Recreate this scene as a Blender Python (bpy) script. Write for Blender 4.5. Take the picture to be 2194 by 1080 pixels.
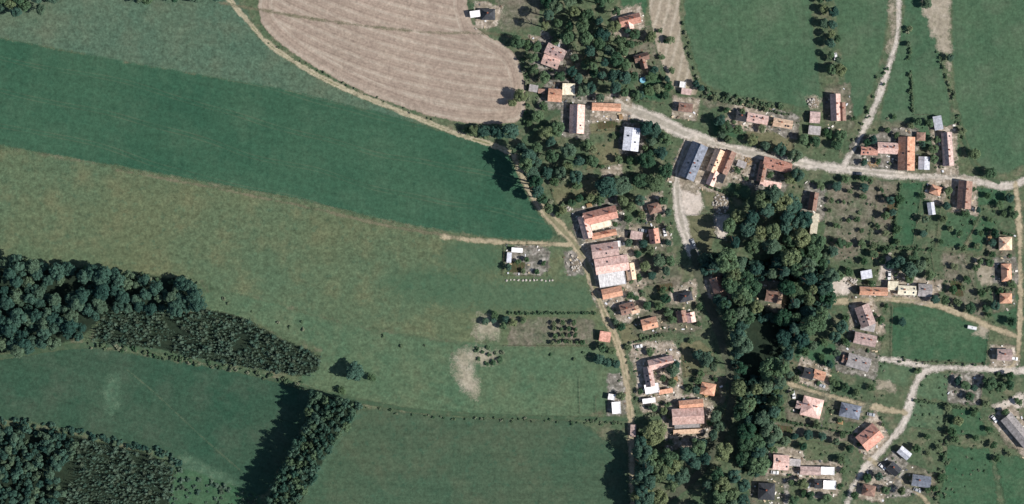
import bpy, bmesh, math, random
import numpy as np
from mathutils import Vector, noise as mnoise

# ------------------------------------------------------------------ basics
for o in list(bpy.data.objects):
    bpy.data.objects.remove(o, do_unlink=True)
scene = bpy.context.scene
COL = scene.collection
R = math.radians
S = 0.25                                   # metres per map unit
def W(px, py):                             # map units (x right, y down) -> metres on the ground
    return ((px - 1097.0) * S, (540.0 - py) * S)

# ------------------------------------------------------------------ camera (survey aircraft, looking straight down)
CAM_Z = 1500.0
cam = bpy.data.cameras.new('camera'); cam_o = bpy.data.objects.new('camera', cam); COL.objects.link(cam_o)
cam_o.location = (0, 0, CAM_Z); cam_o.rotation_euler = (0, 0, 0)
cam.sensor_width = 36.0; cam.lens = 36.0 * CAM_Z / (2194 * S)
cam.clip_start = 1.0; cam.clip_end = 6000.0
scene.camera = cam_o

# ------------------------------------------------------------------ sky and sun
SUN_AZ, SUN_EL = 103.0, 44.0               # compass azimuth, elevation
world = bpy.data.worlds.new('World'); scene.world = world; world.use_nodes = True
nt = world.node_tree; nt.nodes.clear()
sky = nt.nodes.new('ShaderNodeTexSky'); sky.sky_type = 'NISHITA'; sky.sun_disc = False
sky.sun_elevation = R(SUN_EL); sky.sun_rotation = R(SUN_AZ); sky.altitude = 400
bg = nt.nodes.new('ShaderNodeBackground'); bg.inputs['Strength'].default_value = 0.07
wo = nt.nodes.new('ShaderNodeOutputWorld')
nt.links.new(sky.outputs[0], bg.inputs[0]); nt.links.new(bg.outputs[0], wo.inputs[0])
sun = bpy.data.lights.new('sun', 'SUN'); sun.energy = 4.1; sun.angle = R(0.5); sun.color = (1.0, 0.95, 0.87)
sun_o = bpy.data.objects.new('sun', sun); COL.objects.link(sun_o)
sd = Vector((math.sin(R(SUN_AZ)) * math.cos(R(SUN_EL)), math.cos(R(SUN_AZ)) * math.cos(R(SUN_EL)), math.sin(R(SUN_EL))))
sun_o.rotation_euler = sd.to_track_quat('Z', 'Y').to_euler(); sun_o.location = (150, -40, 150)
vs = scene.view_settings
vs.view_transform = 'Standard'; vs.look = 'None'; vs.gamma = 1.0; vs.exposure = 0.3; vs.use_curve_mapping = False
scene.render.engine = 'CYCLES'
scene.cycles.transparent_max_bounces = 16
scene.cycles.max_bounces = 5

rng = random.Random(7)
nrng = np.random.default_rng(11)

# ------------------------------------------------------------------ helpers
def lin(c, k=1.0):
    out = []
    for v in c:
        v /= 255.0
        out.append((v / 12.92 if v <= 0.04045 else ((v + 0.055) / 1.055) ** 2.4) * k)
    return (*out, 1.0)

def tag(o, label=None, cat=None, group=None, kind=None):
    if label: o['label'] = label
    if cat: o['category'] = cat
    if group: o['group'] = group
    if kind: o['kind'] = kind
    return o

def link(name, mesh, mat=None, parent=None, loc=(0, 0, 0), rz=0.0, scale=None):
    o = bpy.data.objects.new(name, mesh); COL.objects.link(o)
    if mat is not None and mesh is not None and len(mesh.materials) == 0: mesh.materials.append(mat)
    if parent is not None: o.parent = parent
    o.location = loc; o.rotation_euler = (0, 0, rz)
    if scale is not None: o.scale = scale
    return o

def np_mesh(name, verts, faces, smooth=False):
    verts = np.asarray(verts, np.float32); faces = np.asarray(faces, np.int32)
    k = faces.shape[1]; n = len(faces)
    me = bpy.data.meshes.new(name)
    me.vertices.add(len(verts)); me.vertices.foreach_set('co', verts.ravel())
    me.loops.add(n * k); me.loops.foreach_set('vertex_index', faces.ravel())
    me.polygons.add(n); me.polygons.foreach_set('loop_start', np.arange(0, n * k, k, dtype=np.int32))
    me.polygons.foreach_set('loop_total', np.full(n, k, np.int32))
    if smooth: me.polygons.foreach_set('use_smooth', np.ones(n, bool))
    me.update(calc_edges=True); me.validate()
    return me

def pmesh(name, verts, faces, smooth=False):
    me = bpy.data.meshes.new(name); me.from_pydata(verts, [], faces); me.update()
    if smooth:
        for p in me.polygons: p.use_smooth = True
    return me

class MB:
    def __init__(s): s.v = []; s.f = []
    def quad_poly(s, pts):
        n = len(s.v); s.v += [tuple(p) for p in pts]; s.f.append(list(range(n, n + len(pts))))
    def box(s, x0, x1, y0, y1, z0, z1):
        n = len(s.v)
        s.v += [(x0,y0,z0),(x1,y0,z0),(x1,y1,z0),(x0,y1,z0),(x0,y0,z1),(x1,y0,z1),(x1,y1,z1),(x0,y1,z1)]
        for f in ((0,3,2,1),(4,5,6,7),(0,1,5,4),(1,2,6,5),(2,3,7,6),(3,0,4,7)): s.f.append([n+i for i in f])
    def prism(s, poly_bottom, poly_top):
        n = len(s.v); k = len(poly_bottom); s.v += [tuple(p) for p in poly_bottom] + [tuple(p) for p in poly_top]
        s.f.append([n+i for i in reversed(range(k))]); s.f.append([n+k+i for i in range(k)])
        for i in range(k): j = (i+1) % k; s.f.append([n+i, n+j, n+k+j, n+k+i])
    def tube(s, a, b, ra, rb, k=7):
        a = Vector(a); b = Vector(b); d = (b-a).normalized()
        u = d.orthogonal().normalized(); w = d.cross(u); n = len(s.v)
        for c, r in ((a, ra), (b, rb)):
            for i in range(k):
                t = 2*math.pi*i/k; s.v.append(tuple(c + (u*math.cos(t) + w*math.sin(t))*r))
        for i in range(k): j = (i+1) % k; s.f.append([n+i, n+j, n+k+j, n+k+i])
        s.f.append([n+i for i in reversed(range(k))]); s.f.append([n+k+i for i in range(k)])
    def build(s, name, mat=None, parent=None, **kw):
        return link(name, pmesh(name, s.v, s.f), mat, parent, **kw)

# ------------------------------------------------------------------ materials
class G:                                      # tiny node-graph helper
    def __init__(s, name):
        s.m = bpy.data.materials.new(name); s.m.use_nodes = True
        s.t = s.m.node_tree; s.t.nodes.clear()
        s.out = s.n('ShaderNodeOutputMaterial'); s.b = s.n('ShaderNodeBsdfPrincipled')
        s.t.links.new(s.b.outputs[0], s.out.inputs[0])
        s.b.inputs['Roughness'].default_value = 0.9
        s.b.inputs['Specular IOR Level'].default_value = 0.12
    def n(s, t, **kw):
        x = s.t.nodes.new(t)
        for k, v in kw.items(): setattr(x, k, v)
        return x
    def l(s, a, b): s.t.links.new(a, b)
    def coord(s):
        if not hasattr(s, '_c'): s._c = s.n('ShaderNodeTexCoord').outputs['Object']
        return s._c
    def mapped(s, rot=0.0, scale=(1, 1, 1), src=None):
        m = s.n('ShaderNodeMapping'); m.inputs['Rotation'].default_value = (0, 0, rot); m.inputs['Scale'].default_value = scale
        # rotate first, then stretch
        r = s.n('ShaderNodeVectorRotate'); r.rotation_type = 'Z_AXIS'; r.inputs['Angle'].default_value = rot
        s.l(src or s.coord(), r.inputs[0]); m.inputs['Rotation'].default_value = (0, 0, 0); s.l(r.outputs[0], m.inputs[0])
        return m.outputs[0]
    def noise(s, scale, detail=3.0, rough=0.55, vec=None, dist=0.0):
        x = s.n('ShaderNodeTexNoise'); x.inputs['Scale'].default_value = scale; x.inputs['Detail'].default_value = detail
        x.inputs['Roughness'].default_value = rough; x.inputs['Distortion'].default_value = dist
        s.l(vec or s.coord(), x.inputs['Vector']); return x.outputs[0]
    def ramp(s, f, a, b):
        x = s.n('ShaderNodeMapRange'); x.inputs[1].default_value = a; x.inputs[2].default_value = b; s.l(f, x.inputs[0]); return x.outputs[0]
    def math(s, op, a, b=0.0, c=None):
        x = s.n('ShaderNodeMath', operation=op)
        for i, v in enumerate((a, b, c)):
            if v is None: continue
            if isinstance(v, (int, float)): x.inputs[i].default_value = v
            else: s.l(v, x.inputs[i])
        return x.outputs[0]
    def mix(s, f, a, b, mode='MIX'):
        x = s.n('ShaderNodeMix', data_type='RGBA', blend_type=mode)
        for i, v in ((0, f), (6, a), (7, b)):
            if isinstance(v, (int, float)): x.inputs[i].default_value = v
            elif isinstance(v, tuple): x.inputs[i].default_value = v
            else: s.l(v, x.inputs[i])
        return x.outputs[2]
    def bump(s, h, strength=0.5, dist=0.3):
        b = s.n('ShaderNodeBump'); b.inputs['Strength'].default_value = strength; b.inputs['Distance'].default_value = dist
        s.l(h, b.inputs['Height']); s.l(b.outputs[0], s.b.inputs['Normal'])
    def col(s, c): s.l(c, s.b.inputs['Base Color']) if not isinstance(c, tuple) else setattr(s.b.inputs['Base Color'], 'default_value', c)

def gray(g, v):                                # float socket -> colour socket
    c = g.n('ShaderNodeCombineColor')
    for i in range(3): g.l(v, c.inputs[i])
    return c.outputs[0]

GK = 0.82                                     # base colours are quoted as they look in full sun at this exposure
def ground_mat(name, a, b, c, d=None, s1=0.025, s2=0.12, grain=0.5, streak=None, rows=None, fade=(1.2, 2.5),
               track=None, tram=None, bump=0.35, camt=0.55, seedoff=0.0):
    """earth and grass: broad patches a/b, mottles c, flecks d, optional mowing streaks (angle, amount) and plough rows"""
    g = G(name)
    off = g.n('ShaderNodeVectorMath', operation='ADD'); off.inputs[1].default_value = (seedoff, seedoff * 0.7, 0)
    g.l(g.coord(), off.inputs[0]); V = off.outputs[0]
    n1 = g.noise(s1, 4, 0.6, V); n2 = g.noise(s2, 4, 0.62, V); n3 = g.noise(0.75, 4, 0.7, V); n4 = g.noise(0.28, 3, 0.6, V)
    col = g.mix(g.ramp(n1, 0.36, 0.64), lin(a, GK), lin(b, GK))
    col = g.mix(g.math('MULTIPLY', g.ramp(n2, 0.48, 0.72), camt), col, lin(c, GK))
    if d: col = g.mix(g.math('MULTIPLY', g.ramp(n4, 0.56, 0.74), 0.75), col, lin(d, GK))
    if streak:
        ang, amt = streak
        st = g.noise(1.0, 4, 0.6, g.mapped(ang, (0.018, 0.30, 1.0), V))
        st2 = g.noise(1.0, 2, 0.5, g.mapped(ang, (0.03, 1.1, 1.0), V))
        sv = g.math('ADD', g.math('MULTIPLY', st, 0.7), g.math('MULTIPLY', st2, 0.3))
        col = g.mix(1.0, col, gray(g, g.ramp(sv, 0.0, 1.0)), 'MIX') if False else g.mix(1.0, col, gray(g, g.math('MULTIPLY_ADD', sv, amt * 2, 1 - amt)), 'MULTIPLY')
    if rows == 'curve':
        sx = g.n('ShaderNodeSeparateXYZ'); g.l(g.coord(), sx.inputs[0])
        wob = g.math('MULTIPLY', g.math('SUBTRACT', g.noise(0.03, 2), 0.5), 1.6)
        u = g.math('DIVIDE', g.math('ADD', sx.outputs[0], 136.75), 137.5)
        f = g.math('MULTIPLY', g.math('MULTIPLY', u, g.math('MULTIPLY_ADD', u, -0.245, 0.56)), 137.5)
        v = g.math('ADD', g.math('ADD', g.math('MULTIPLY', sx.outputs[1], -1.0), g.math('MULTIPLY', f, -1.0)), wob)
        ai = g.n('ShaderNodeAttribute', attribute_name='inside').outputs['Fac']
        hd = g.math('LESS_THAN', ai, 7.5)
        v = g.math('ADD', g.math('MULTIPLY', hd, ai), g.math('MULTIPLY', g.math('SUBTRACT', 1.0, hd), v))
        ph = g.math('MULTIPLY', v, 2 * math.pi / 5.7)
        line = g.math('POWER', g.math('MULTIPLY_ADD', g.math('SINE', ph), 0.5, 0.5), 7.0)
        line = g.math('MAXIMUM', line, g.math('MULTIPLY', g.math('POWER', g.math('MULTIPLY_ADD', g.math('SINE', g.math('ADD', g.math('MULTIPLY', v, 2 * math.pi / 2.85), 0.9)), 0.5, 0.5), 9.0), 0.4))
        fine = g.math('MULTIPLY_ADD', g.math('SINE', g.math('MULTIPLY', v, 2 * math.pi / 1.9)), 0.06, 0.97)
        brk = g.ramp(g.noise(0.11, 3), 0.25, 0.6)
        col = g.mix(g.math('MULTIPLY', g.math('MULTIPLY', line, brk), 0.68), col, lin((206, 194, 178), GK))
        col = g.mix(1.0, col, gray(g, fine), 'MULTIPLY')
    elif rows:
        ang, period, c2, amt = rows
        wob = g.math('MULTIPLY', g.math('SUBTRACT', g.noise(0.06, 2), 0.5), 3.0)
        sx = g.n('ShaderNodeSeparateXYZ'); g.l(g.mapped(ang), sx.inputs[0])
        v = g.math('ADD', sx.outputs[1], wob)
        line = g.math('POWER', g.math('MULTIPLY_ADD', g.math('SINE', g.math('MULTIPLY', v, 2 * math.pi / period)), 0.5, 0.5), 3.0)
        col = g.mix(g.math('MULTIPLY', line, amt), col, lin(c2, GK))
    if tram:                                    # paired wheel marks left by the sprayer
        ang, period, amt = tram
        sx = g.n('ShaderNodeSeparateXYZ'); g.l(g.mapped(ang), sx.inputs[0])
        bend = g.math('MULTIPLY', g.math('SUBTRACT', g.noise(0.012, 1), 0.5), 14.0)
        ph = g.math('PINGPONG', g.math('ADD', sx.outputs[1], bend), period / 2)
        ln_ = g.math('LESS_THAN', g.math('ABSOLUTE', g.math('SUBTRACT', ph, 1.0)), 0.28)
        col = g.mix(g.math('MULTIPLY', g.math('MULTIPLY', ln_, g.ramp(n2, .3, .6)), amt), col, lin((104, 112, 90), GK))
    at = g.n('ShaderNodeAttribute', attribute_name='inside')
    if track:                                   # grass crown between two wheel ruts
        half, gc = track
        cen = g.math('SUBTRACT', half, at.outputs['Fac'])          # distance from the centre line
        k = g.ramp(g.math('ADD', cen, g.math('MULTIPLY', g.math('SUBTRACT', n4, 0.5), 1.2)), half * 0.38, half * 0.12)
        col = g.mix(g.math('MULTIPLY', k, 0.8), col, lin(gc, GK))
    n5 = g.noise(0.33, 5, 0.72, V)
    col = g.mix(1.0, col, gray(g, g.math('MULTIPLY_ADD', n3, grain * 2, 1 - grain)), 'MULTIPLY')
    col = g.mix(1.0, col, gray(g, g.math('MULTIPLY_ADD', n5, grain * 2.4, 1 - grain * 1.2)), 'MULTIPLY')
    g.col(col)
    g.bump(g.math('ADD', n3, g.math('MULTIPLY', n4, 0.8)), bump, 0.5)
    if fade:
        soft, amp = fade
        nn = g.math('MULTIPLY', g.math('SUBTRACT', g.noise(0.35, 4, 0.65), 0.5), amp)
        nn = g.math('ADD', nn, g.math('MULTIPLY', g.math('SUBTRACT', g.noise(0.09, 3, 0.6), 0.5), amp * 1.1))
        al = g.math('MULTIPLY_ADD', g.math('ADD', at.outputs['Fac'], nn), 1.0 / soft, 0.5)
        sn = g.n('ShaderNodeVectorMath', operation='SNAP'); sn.inputs[1].default_value = (0.12, 0.12, 10.0); g.l(g.coord(), sn.inputs[0])
        wn = g.n('ShaderNodeTexWhiteNoise'); g.l(sn.outputs[0], wn.inputs['Vector'])
        g.l(g.math('GREATER_THAN', al, g.math('MULTIPLY_ADD', wn.outputs['Value'], .96, .02)), g.b.inputs['Alpha'])
    return g.m

def obj_rand(g):
    return g.n('ShaderNodeObjectInfo').outputs['Random']

def leaf_mat(name, dark, light, third=None, trans=0.25):
    g = G(name); tn = g.n('ShaderNodeAttribute', attribute_name='tone').outputs['Fac']
    r = g.math('FRACT', g.math('ADD', obj_rand(g), tn))
    geo = g.n('ShaderNodeNewGeometry').outputs['Random Per Island']
    c = g.mix(r, lin(dark), lin(light))
    if third: c = g.mix(g.ramp(g.math('FRACT', g.math('MULTIPLY', r, 7.31)), 0.6, 1.0), c, lin(third))
    c = g.mix(1.0, c, gray(g, g.math('MULTIPLY_ADD', geo, 0.8, 0.6)), 'MULTIPLY')
    g.col(c); g.b.inputs['Roughness'].default_value = 0.75
    tr = g.n('ShaderNodeBsdfTranslucent'); g.l(c, tr.inputs[0])
    mx = g.n('ShaderNodeMixShader'); mx.inputs[0].default_value = trans
    g.l(g.b.outputs[0], mx.inputs[1]); g.l(tr.outputs[0], mx.inputs[2]); g.l(mx.outputs[0], g.out.inputs[0])
    return g.m

def roof_mat(name, a, b, moss=(88, 84, 66), course=True, dirt=0.5):
    g = G(name); r = obj_rand(g)
    c = g.mix(g.ramp(g.noise(0.35, 4, 0.65), 0.35, 0.68), lin(a), lin(b))
    c = g.mix(g.math('MULTIPLY', g.ramp(g.noise(0.7, 5, 0.75), 0.48, 0.72), dirt), c, lin(moss))
    c = g.mix(1.0, c, gray(g, g.math('MULTIPLY_ADD', g.noise(1.1, 4, 0.75), 1.3, 0.35)), 'MULTIPLY')
    c = g.mix(1.0, c, gray(g, g.math('MULTIPLY_ADD', g.noise(1.0, 3, .6, g.mapped(0, (1.6, .22, 1))), .9, .55)), 'MULTIPLY')
    c = g.mix(1.0, c, gray(g, g.math('MULTIPLY_ADD', r, 0.35, 0.82)), 'MULTIPLY')
    g.col(c)
    if course:
        wv = g.n('ShaderNodeTexWave'); wv.inputs['Scale'].default_value = 0.9; wv.bands_direction = 'Y'; wv.inputs['Distortion'].default_value = 0.4
        g.l(g.coord(), wv.inputs[0]); g.bump(g.math('ADD', wv.outputs['Fac'], g.noise(3.0, 2)), 0.35, 0.06)
    g.b.inputs['Roughness'].default_value = 0.8
    return g.m

def plain_mat(name, a, b, scale=0.8, rough=0.85, metal=0.0, vary=0.15):
    g = G(name); c = g.mix(g.ramp(g.noise(scale, 4, 0.65), 0.35, 0.68), lin(a), lin(b))
    c = g.mix(1.0, c, gray(g, g.math('MULTIPLY_ADD', g.noise(scale * 6, 2), vary * 2, 1 - vary)), 'MULTIPLY')
    g.col(c); g.b.inputs['Roughness'].default_value = rough; g.b.inputs['Metallic'].default_value = metal
    return g.m

# ------------------------------------------------------------------ ground sheets from map outlines
def seg_dist(P, A, B):
    d = B - A; L = (d * d).sum()
    t = np.clip(((P - A) @ d) / max(L, 1e-9), 0, 1)
    q = P - (A + t[:, None] * d)
    return np.sqrt((q * q).sum(1))

def poly_sd(P, poly):
    """signed distance, positive inside"""
    n = len(poly); dist = np.full(len(P), 1e9); ins = np.zeros(len(P), bool)
    for i in range(n):
        a = poly[i]; b = poly[(i + 1) % n]
        dist = np.minimum(dist, seg_dist(P, a, b))
        cond = (a[1] > P[:, 1]) != (b[1] > P[:, 1])
        xs = (b[0] - a[0]) * (P[:, 1] - a[1]) / (b[1] - a[1] + 1e-12) + a[0]
        ins ^= cond & (P[:, 0] < xs)
    return np.where(ins, dist, -dist)

def smooth_line(pts, closed=False, it=2):
    p = [np.array(q, float) for q in pts]
    for _ in range(it):
        o = [] if closed else [p[0]]
        rngi = range(len(p)) if closed else range(len(p) - 1)
        for i in rngi:
            a, b = p[i], p[(i + 1) % len(p)]
            o += [a * 0.75 + b * 0.25, a * 0.25 + b * 0.75]
        if not closed: o.append(p[-1])
        p = o
    return np.array(p)

SHEETS = []
def next_z(b):                                 # just above every sheet whose bounds it crosses
    z = 0.004 + max([q[4] for q in SHEETS if q[0] < b[2] and q[2] > b[0] and q[1] < b[3] and q[3] > b[1]], default=0.0)
    SHEETS.append((*b, z)); return z

def grid_sheet(name, sdf, bounds, mat, res, margin, z):
    x0, y0, x1, y1 = bounds
    nx = int(math.ceil((x1 - x0) / res)) + 1; ny = int(math.ceil((y1 - y0) / res)) + 1
    xs = x0 + np.arange(nx) * res; ys = y0 + np.arange(ny) * res
    X, Y = np.meshgrid(xs, ys); P = np.stack([X.ravel(), Y.ravel()], 1)
    d = sdf(P); D = d.reshape(ny, nx)
    mx = np.maximum.reduce([D[:-1, :-1], D[1:, :-1], D[:-1, 1:], D[1:, 1:]])
    iy, ix = np.nonzero(mx > -margin)
    idx = np.arange(nx * ny).reshape(ny, nx)
    F = np.stack([idx[iy, ix], idx[iy, ix + 1], idx[iy + 1, ix + 1], idx[iy + 1, ix]], 1)
    used, inv = np.unique(F.ravel(), return_inverse=True)
    V = np.concatenate([P[used], np.full((len(used), 1), z)], 1)
    me = np_mesh(name, V, inv.reshape(-1, 4))
    a = me.attributes.new('inside', 'FLOAT', 'POINT'); a.data.foreach_set('value', d[used].astype(np.float32))
    return link(name, me, mat)

def area(name, pts, mat, label=None, cat=None, res=1.5, margin=3.0, smooth=1):
    poly = np.array([W(*p) for p in pts]);
    if smooth: poly = smooth_line(poly, True, smooth)
    lo = poly.min(0) - margin; hi = poly.max(0) + margin
    o = grid_sheet(name, lambda P: poly_sd(P, poly), (lo[0], lo[1], hi[0], hi[1]), mat, res, margin, next_z((lo[0], lo[1], hi[0], hi[1])))
    return tag(o, label, cat, kind='structure')

ROADS = []
def road(name, pts, width, mat, label=None, cat='road', res=0.8, margin=1.5):
    """width in metres, or one per point"""
    ln = smooth_line([W(*p) for p in pts], False, 2)
    width = width * .92 if not isinstance(width, (list, tuple)) else [q * .92 for q in width]
    wd = np.full(len(ln), width / 2.0) if not isinstance(width, (list, tuple)) else \
        np.interp(np.linspace(0, 1, len(ln)), np.linspace(0, 1, len(width)), width) / 2.0
    wj = np.random.default_rng(len(ln) + len(ROADS)); wd = wd * (1 + .16 * np.convolve(wj.normal(size=len(wd)), np.ones(2) / 2, 'same'))
    ROADS.append((ln, wd))
    def sdf(P):
        best = np.full(len(P), -1e9)
        for i in range(len(ln) - 1):
            best = np.maximum(best, 0.5 * (wd[i] + wd[i + 1]) - seg_dist(P, ln[i], ln[i + 1]))
        return best
    m = margin + wd.max()
    lo = ln.min(0) - m; hi = ln.max(0) + m
    o = grid_sheet(name, sdf, (lo[0], lo[1], hi[0], hi[1]), mat, res, margin, next_z((lo[0], lo[1], hi[0], hi[1])))
    return tag(o, label, cat, kind='structure')

# ---------------------------------------------------------------- the ground
M_ground = ground_mat('village_grass', (78, 100, 76), (98, 110, 84), (136, 128, 108), (50, 70, 54), s1=0.035, s2=0.13, grain=0.7, fade=None, camt=0.75)
g_me = pmesh('ground', [(-1600, -1600, 0), (1600, -1600, 0), (1600, 1600, 0), (-1600, 1600, 0)], [(0, 1, 2, 3)])
tag(link('ground', g_me, M_ground), 'rough green ground between the fields and gardens', 'ground', kind='structure')

ST = R(14)                                      # the strip fields run slightly downhill to the right
M_green = ground_mat('young_crop', (54, 92, 72), (66, 100, 78), (78, 106, 84), (50, 86, 68), s1=0.014, s2=0.06, grain=0.48, streak=(ST, 0.26), tram=(ST, 18.0, 0.3), fade=(1.5, 3.0), bump=0.25)
M_olive = ground_mat('dry_meadow', (88, 111, 86), (102, 113, 85), (117, 119, 90), (82, 107, 84), s1=0.012, s2=0.06, grain=0.72, streak=(ST, 0.2), fade=(2.5, 6.0), camt=0.7)
M_olive_top = ground_mat('grey_meadow', (82, 110, 92), (96, 114, 94), (108, 116, 96), (74, 100, 82), s1=0.02, s2=0.07, grain=0.75, streak=(ST, 0.14), fade=(3.0, 7.0), seedoff=40)
M_meadow = ground_mat('green_meadow', (82, 110, 85), (98, 116, 89), (110, 119, 92), (74, 103, 80), s1=0.03, s2=0.09, grain=0.7, streak=(R(8), 0.16), fade=(2.0, 4.5), seedoff=13)
M_lower = ground_mat('mown_meadow', (52, 86, 68), (70, 92, 74), (84, 96, 80), (50, 84, 66), s1=0.016, s2=0.05, grain=0.55, streak=(R(12), 0.3), fade=(1.5, 3.5), seedoff=71)
M_lower2 = ground_mat('mown_field', (66, 95, 75), (80, 98, 77), (96, 103, 82), (60, 93, 74), s1=0.014, s2=0.05, grain=0.55, streak=(R(0), 0.32), fade=(1.5, 3.5), seedoff=93)
M_north = ground_mat('pasture', (72, 102, 78), (84, 110, 84), (98, 114, 92), (64, 93, 71), s1=0.022, s2=0.07, grain=0.55, camt=.75, streak=(R(85), 0.26), fade=(1.5, 3.2), seedoff=27)
M_stubble = ground_mat('stubble', (160, 144, 131), (174, 156, 142), (186, 170, 154), (144, 128, 116), s1=0.02, s2=0.09, grain=0.42, rows='curve', fade=(0.8, 2.5))
M_stubble2 = ground_mat('pale_stubble', (166, 154, 138), (154, 146, 126), (184, 170, 152), (124, 122, 102), s1=0.03, s2=0.1, grain=0.5, rows=(R(-76), 4.6, (206, 196, 180), 0.45), fade=(1.0, 2.8), seedoff=5)
M_bare = ground_mat('bare_soil', (176, 166, 150), (156, 148, 130), (194, 184, 170), (122, 120, 100), s1=0.08, s2=0.2, grain=0.45, fade=(2.5, 6.5))
M_soft = ground_mat('soft_green', (76, 104, 80), (86, 109, 84), (98, 118, 92), (70, 102, 80), s1=0.03, s2=0.09, grain=0.5, streak=(R(6), 0.16), fade=(9.0, 9.0), seedoff=13)
M_soil = ground_mat('worn_soil', (176, 168, 150), (152, 148, 128), (200, 192, 178), (112, 118, 94), s1=0.08, s2=0.2, grain=0.5, fade=(6.0, 9.0))
M_margin = ground_mat('dry_margin', (128, 122, 102), (112, 112, 90), (146, 138, 116), (92, 102, 80), s1=0.08, s2=0.2, grain=0.4, fade=(1.2, 2.2))
M_pale = ground_mat('pale_gravel', (218, 206, 196), (204, 192, 180), (236, 226, 218), (166, 156, 142), s1=0.08, s2=0.25, grain=0.4, fade=(2.0, 4.5))
M_yard = ground_mat('trodden_yard', (176, 162, 148), (146, 138, 122), (206, 196, 186), (92, 92, 80), s1=0.12, s2=0.33, grain=0.8, fade=(1.4, 4.0), camt=0.8)
M_yard2 = ground_mat('grey_yard', (140, 134, 126), (112, 112, 102), (186, 180, 174), (74, 80, 70), s1=0.12, s2=0.33, grain=0.85, fade=(1.4, 4.0), seedoff=33, camt=0.8)
M_rough = ground_mat('rough_garden', (98, 108, 86), (122, 116, 102), (152, 142, 130), (54, 74, 58), s1=0.06, s2=0.22, grain=0.85, fade=(1.8, 5.0), seedoff=61, camt=0.8)
M_lawn = ground_mat('lawn', (62, 98, 72), (76, 104, 78), (96, 116, 90), (56, 88, 64), s1=0.05, s2=0.15, grain=0.6, fade=(1.5, 3.6), seedoff=17)
M_dull = ground_mat('dull_lawn', (108, 112, 86), (120, 118, 92), (138, 130, 108), (78, 94, 70), s1=0.05, s2=0.16, grain=0.55, fade=(1.4, 3.4), seedoff=19)
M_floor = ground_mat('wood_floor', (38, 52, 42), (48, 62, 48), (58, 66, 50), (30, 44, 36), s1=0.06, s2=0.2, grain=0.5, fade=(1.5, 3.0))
M_reed = ground_mat('pale_weeds', (84, 112, 90), (76, 104, 84), (118, 136, 112), (66, 96, 78), s1=0.1, s2=0.3, grain=0.5, fade=(4.5, 9.0))
M_veg = ground_mat('vegetable_bed', (96, 82, 66), (82, 84, 60), (116, 96, 78), (56, 78, 48), s1=0.1, s2=0.3, grain=0.5, rows=(R(80), 1.6, (64, 90, 56), 0.5), fade=(0.7, 1.2))

area('meadow', [(-300,-60),(470,-60),(520,20),(560,85),(650,148),(750,200),(870,246),(985,292),(850,258),(700,222),(600,196),(350,152),(220,128),(0,86),(-300,30)], M_olive_top,
     'grey-green meadow in the top left corner above the dark strip field', 'meadow')
area('strip_field', [(-300,30),(0,80),(220,124),(350,147),(600,189),(700,214),(850,251),(985,291),(1060,312),(1095,333),(1100,355),(1130,420),(1152,455),(1190,500),(1180,516),(1080,512),(950,494),(850,476),(650,428),(430,387),(200,347),(0,311),(-300,255)], M_green,
     'broad dark green strip field running across the upper left', 'field')
area('dry_meadow', [(-300,262),(0,316),(200,352),(430,392),(650,434),(850,484),(950,503),(1085,520),(1240,525),(1270,600),(1290,670),(1300,740),(1270,745),(1070,745),(850,716),(700,684),(560,640),(440,612),(415,600),(240,578),(0,543),(-300,500)], M_olive,
     'olive brown dry meadow below the dark green strip', 'meadow')
area('meadow', [(430,618),(560,642),(700,685),(830,714),(1000,737),(1270,744),(1330,746),(1345,895),(940,888),(780,860),(650,832),(640,800),(690,770),(690,745),(600,716),(545,690),(500,676),(440,664)], M_meadow,
     'long green meadow between the dry meadow and the hedge track', 'meadow')
area('meadow', [(870,578),(950,575),(1090,604),(1265,600),(1286,668),(1100,672),(960,655),(800,622)], M_soft, 'greener meadow strip left of the village lane', 'meadow')
area('meadow', [(958,512),(1075,527),(1075,590),(948,574)], M_soft, 'small green plot left of the fenced allotment', 'meadow')
area('mown_meadow', [(-300,800),(0,772),(150,745),(230,750),(300,760),(550,805),(640,830),(665,845),(655,905),(590,1020),(560,1075),(370,1008),(382,980),(100,908),(0,898),(-300,870)], M_lower,
     'mown meadow enclosed by woods at the lower left', 'meadow')
area('mown_field', [(775,868),(940,894),(1340,906),(1350,1180),(600,1180),(640,1080),(680,1000),(740,910)], M_lower2, 'large mown field at the bottom centre', 'field')
area('stubble_field', [(560,-60),(1000,-60),(1002,40),(1040,76),(1085,96),(1112,130),(1125,180),(1126,258),(1060,266),(1000,264),(900,243),(760,190),(650,130),(590,85),(550,40)], M_stubble,
     'pinkish brown stubble field with pale curved rows', 'field', res=1.2)
area('stubble_field', [(1390,-60),(1458,-60),(1455,60),(1470,130),(1500,205),(1462,200),(1436,184),(1408,110),(1392,40)], M_stubble2, 'narrow pale stubble strip at the top between gardens', 'field', res=1.2)
area('pasture', [(1472,-60),(1730,-60),(1745,90),(1760,205),(1752,232),(1700,226),(1510,196),(1484,110),(1464,50)], M_north, 'green pasture at the top right of the narrow stubble strip', 'pasture')
area('pasture', [(1780,-60),(1905,-60),(1900,60),(1880,160),(1835,270),(1815,215),(1800,100)], M_north, 'green pasture left of the pale north track', 'pasture')
area('pasture', [(1945,-40),(1975,0),(2000,60),(2012,110),(2030,200),(2050,300),(2070,340),(1985,330),(1900,300),(1880,260),(1930,90)], M_north, 'green paddock right of the pale north track', 'pasture')
area('pasture', [(2040,-60),(2500,-60),(2500,320),(2194,352),(2150,376),(2090,350),(2068,290),(2046,200),(2040,100)], M_north, 'big green pasture in the top right corner', 'pasture')
area('bare_strip', [(1965,-60),(2036,-60),(2037,112),(2012,108),(1998,66),(1978,28)], M_bare, 'pale bare soil strip beside the top right pasture', 'soil', smooth=0)
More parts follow.
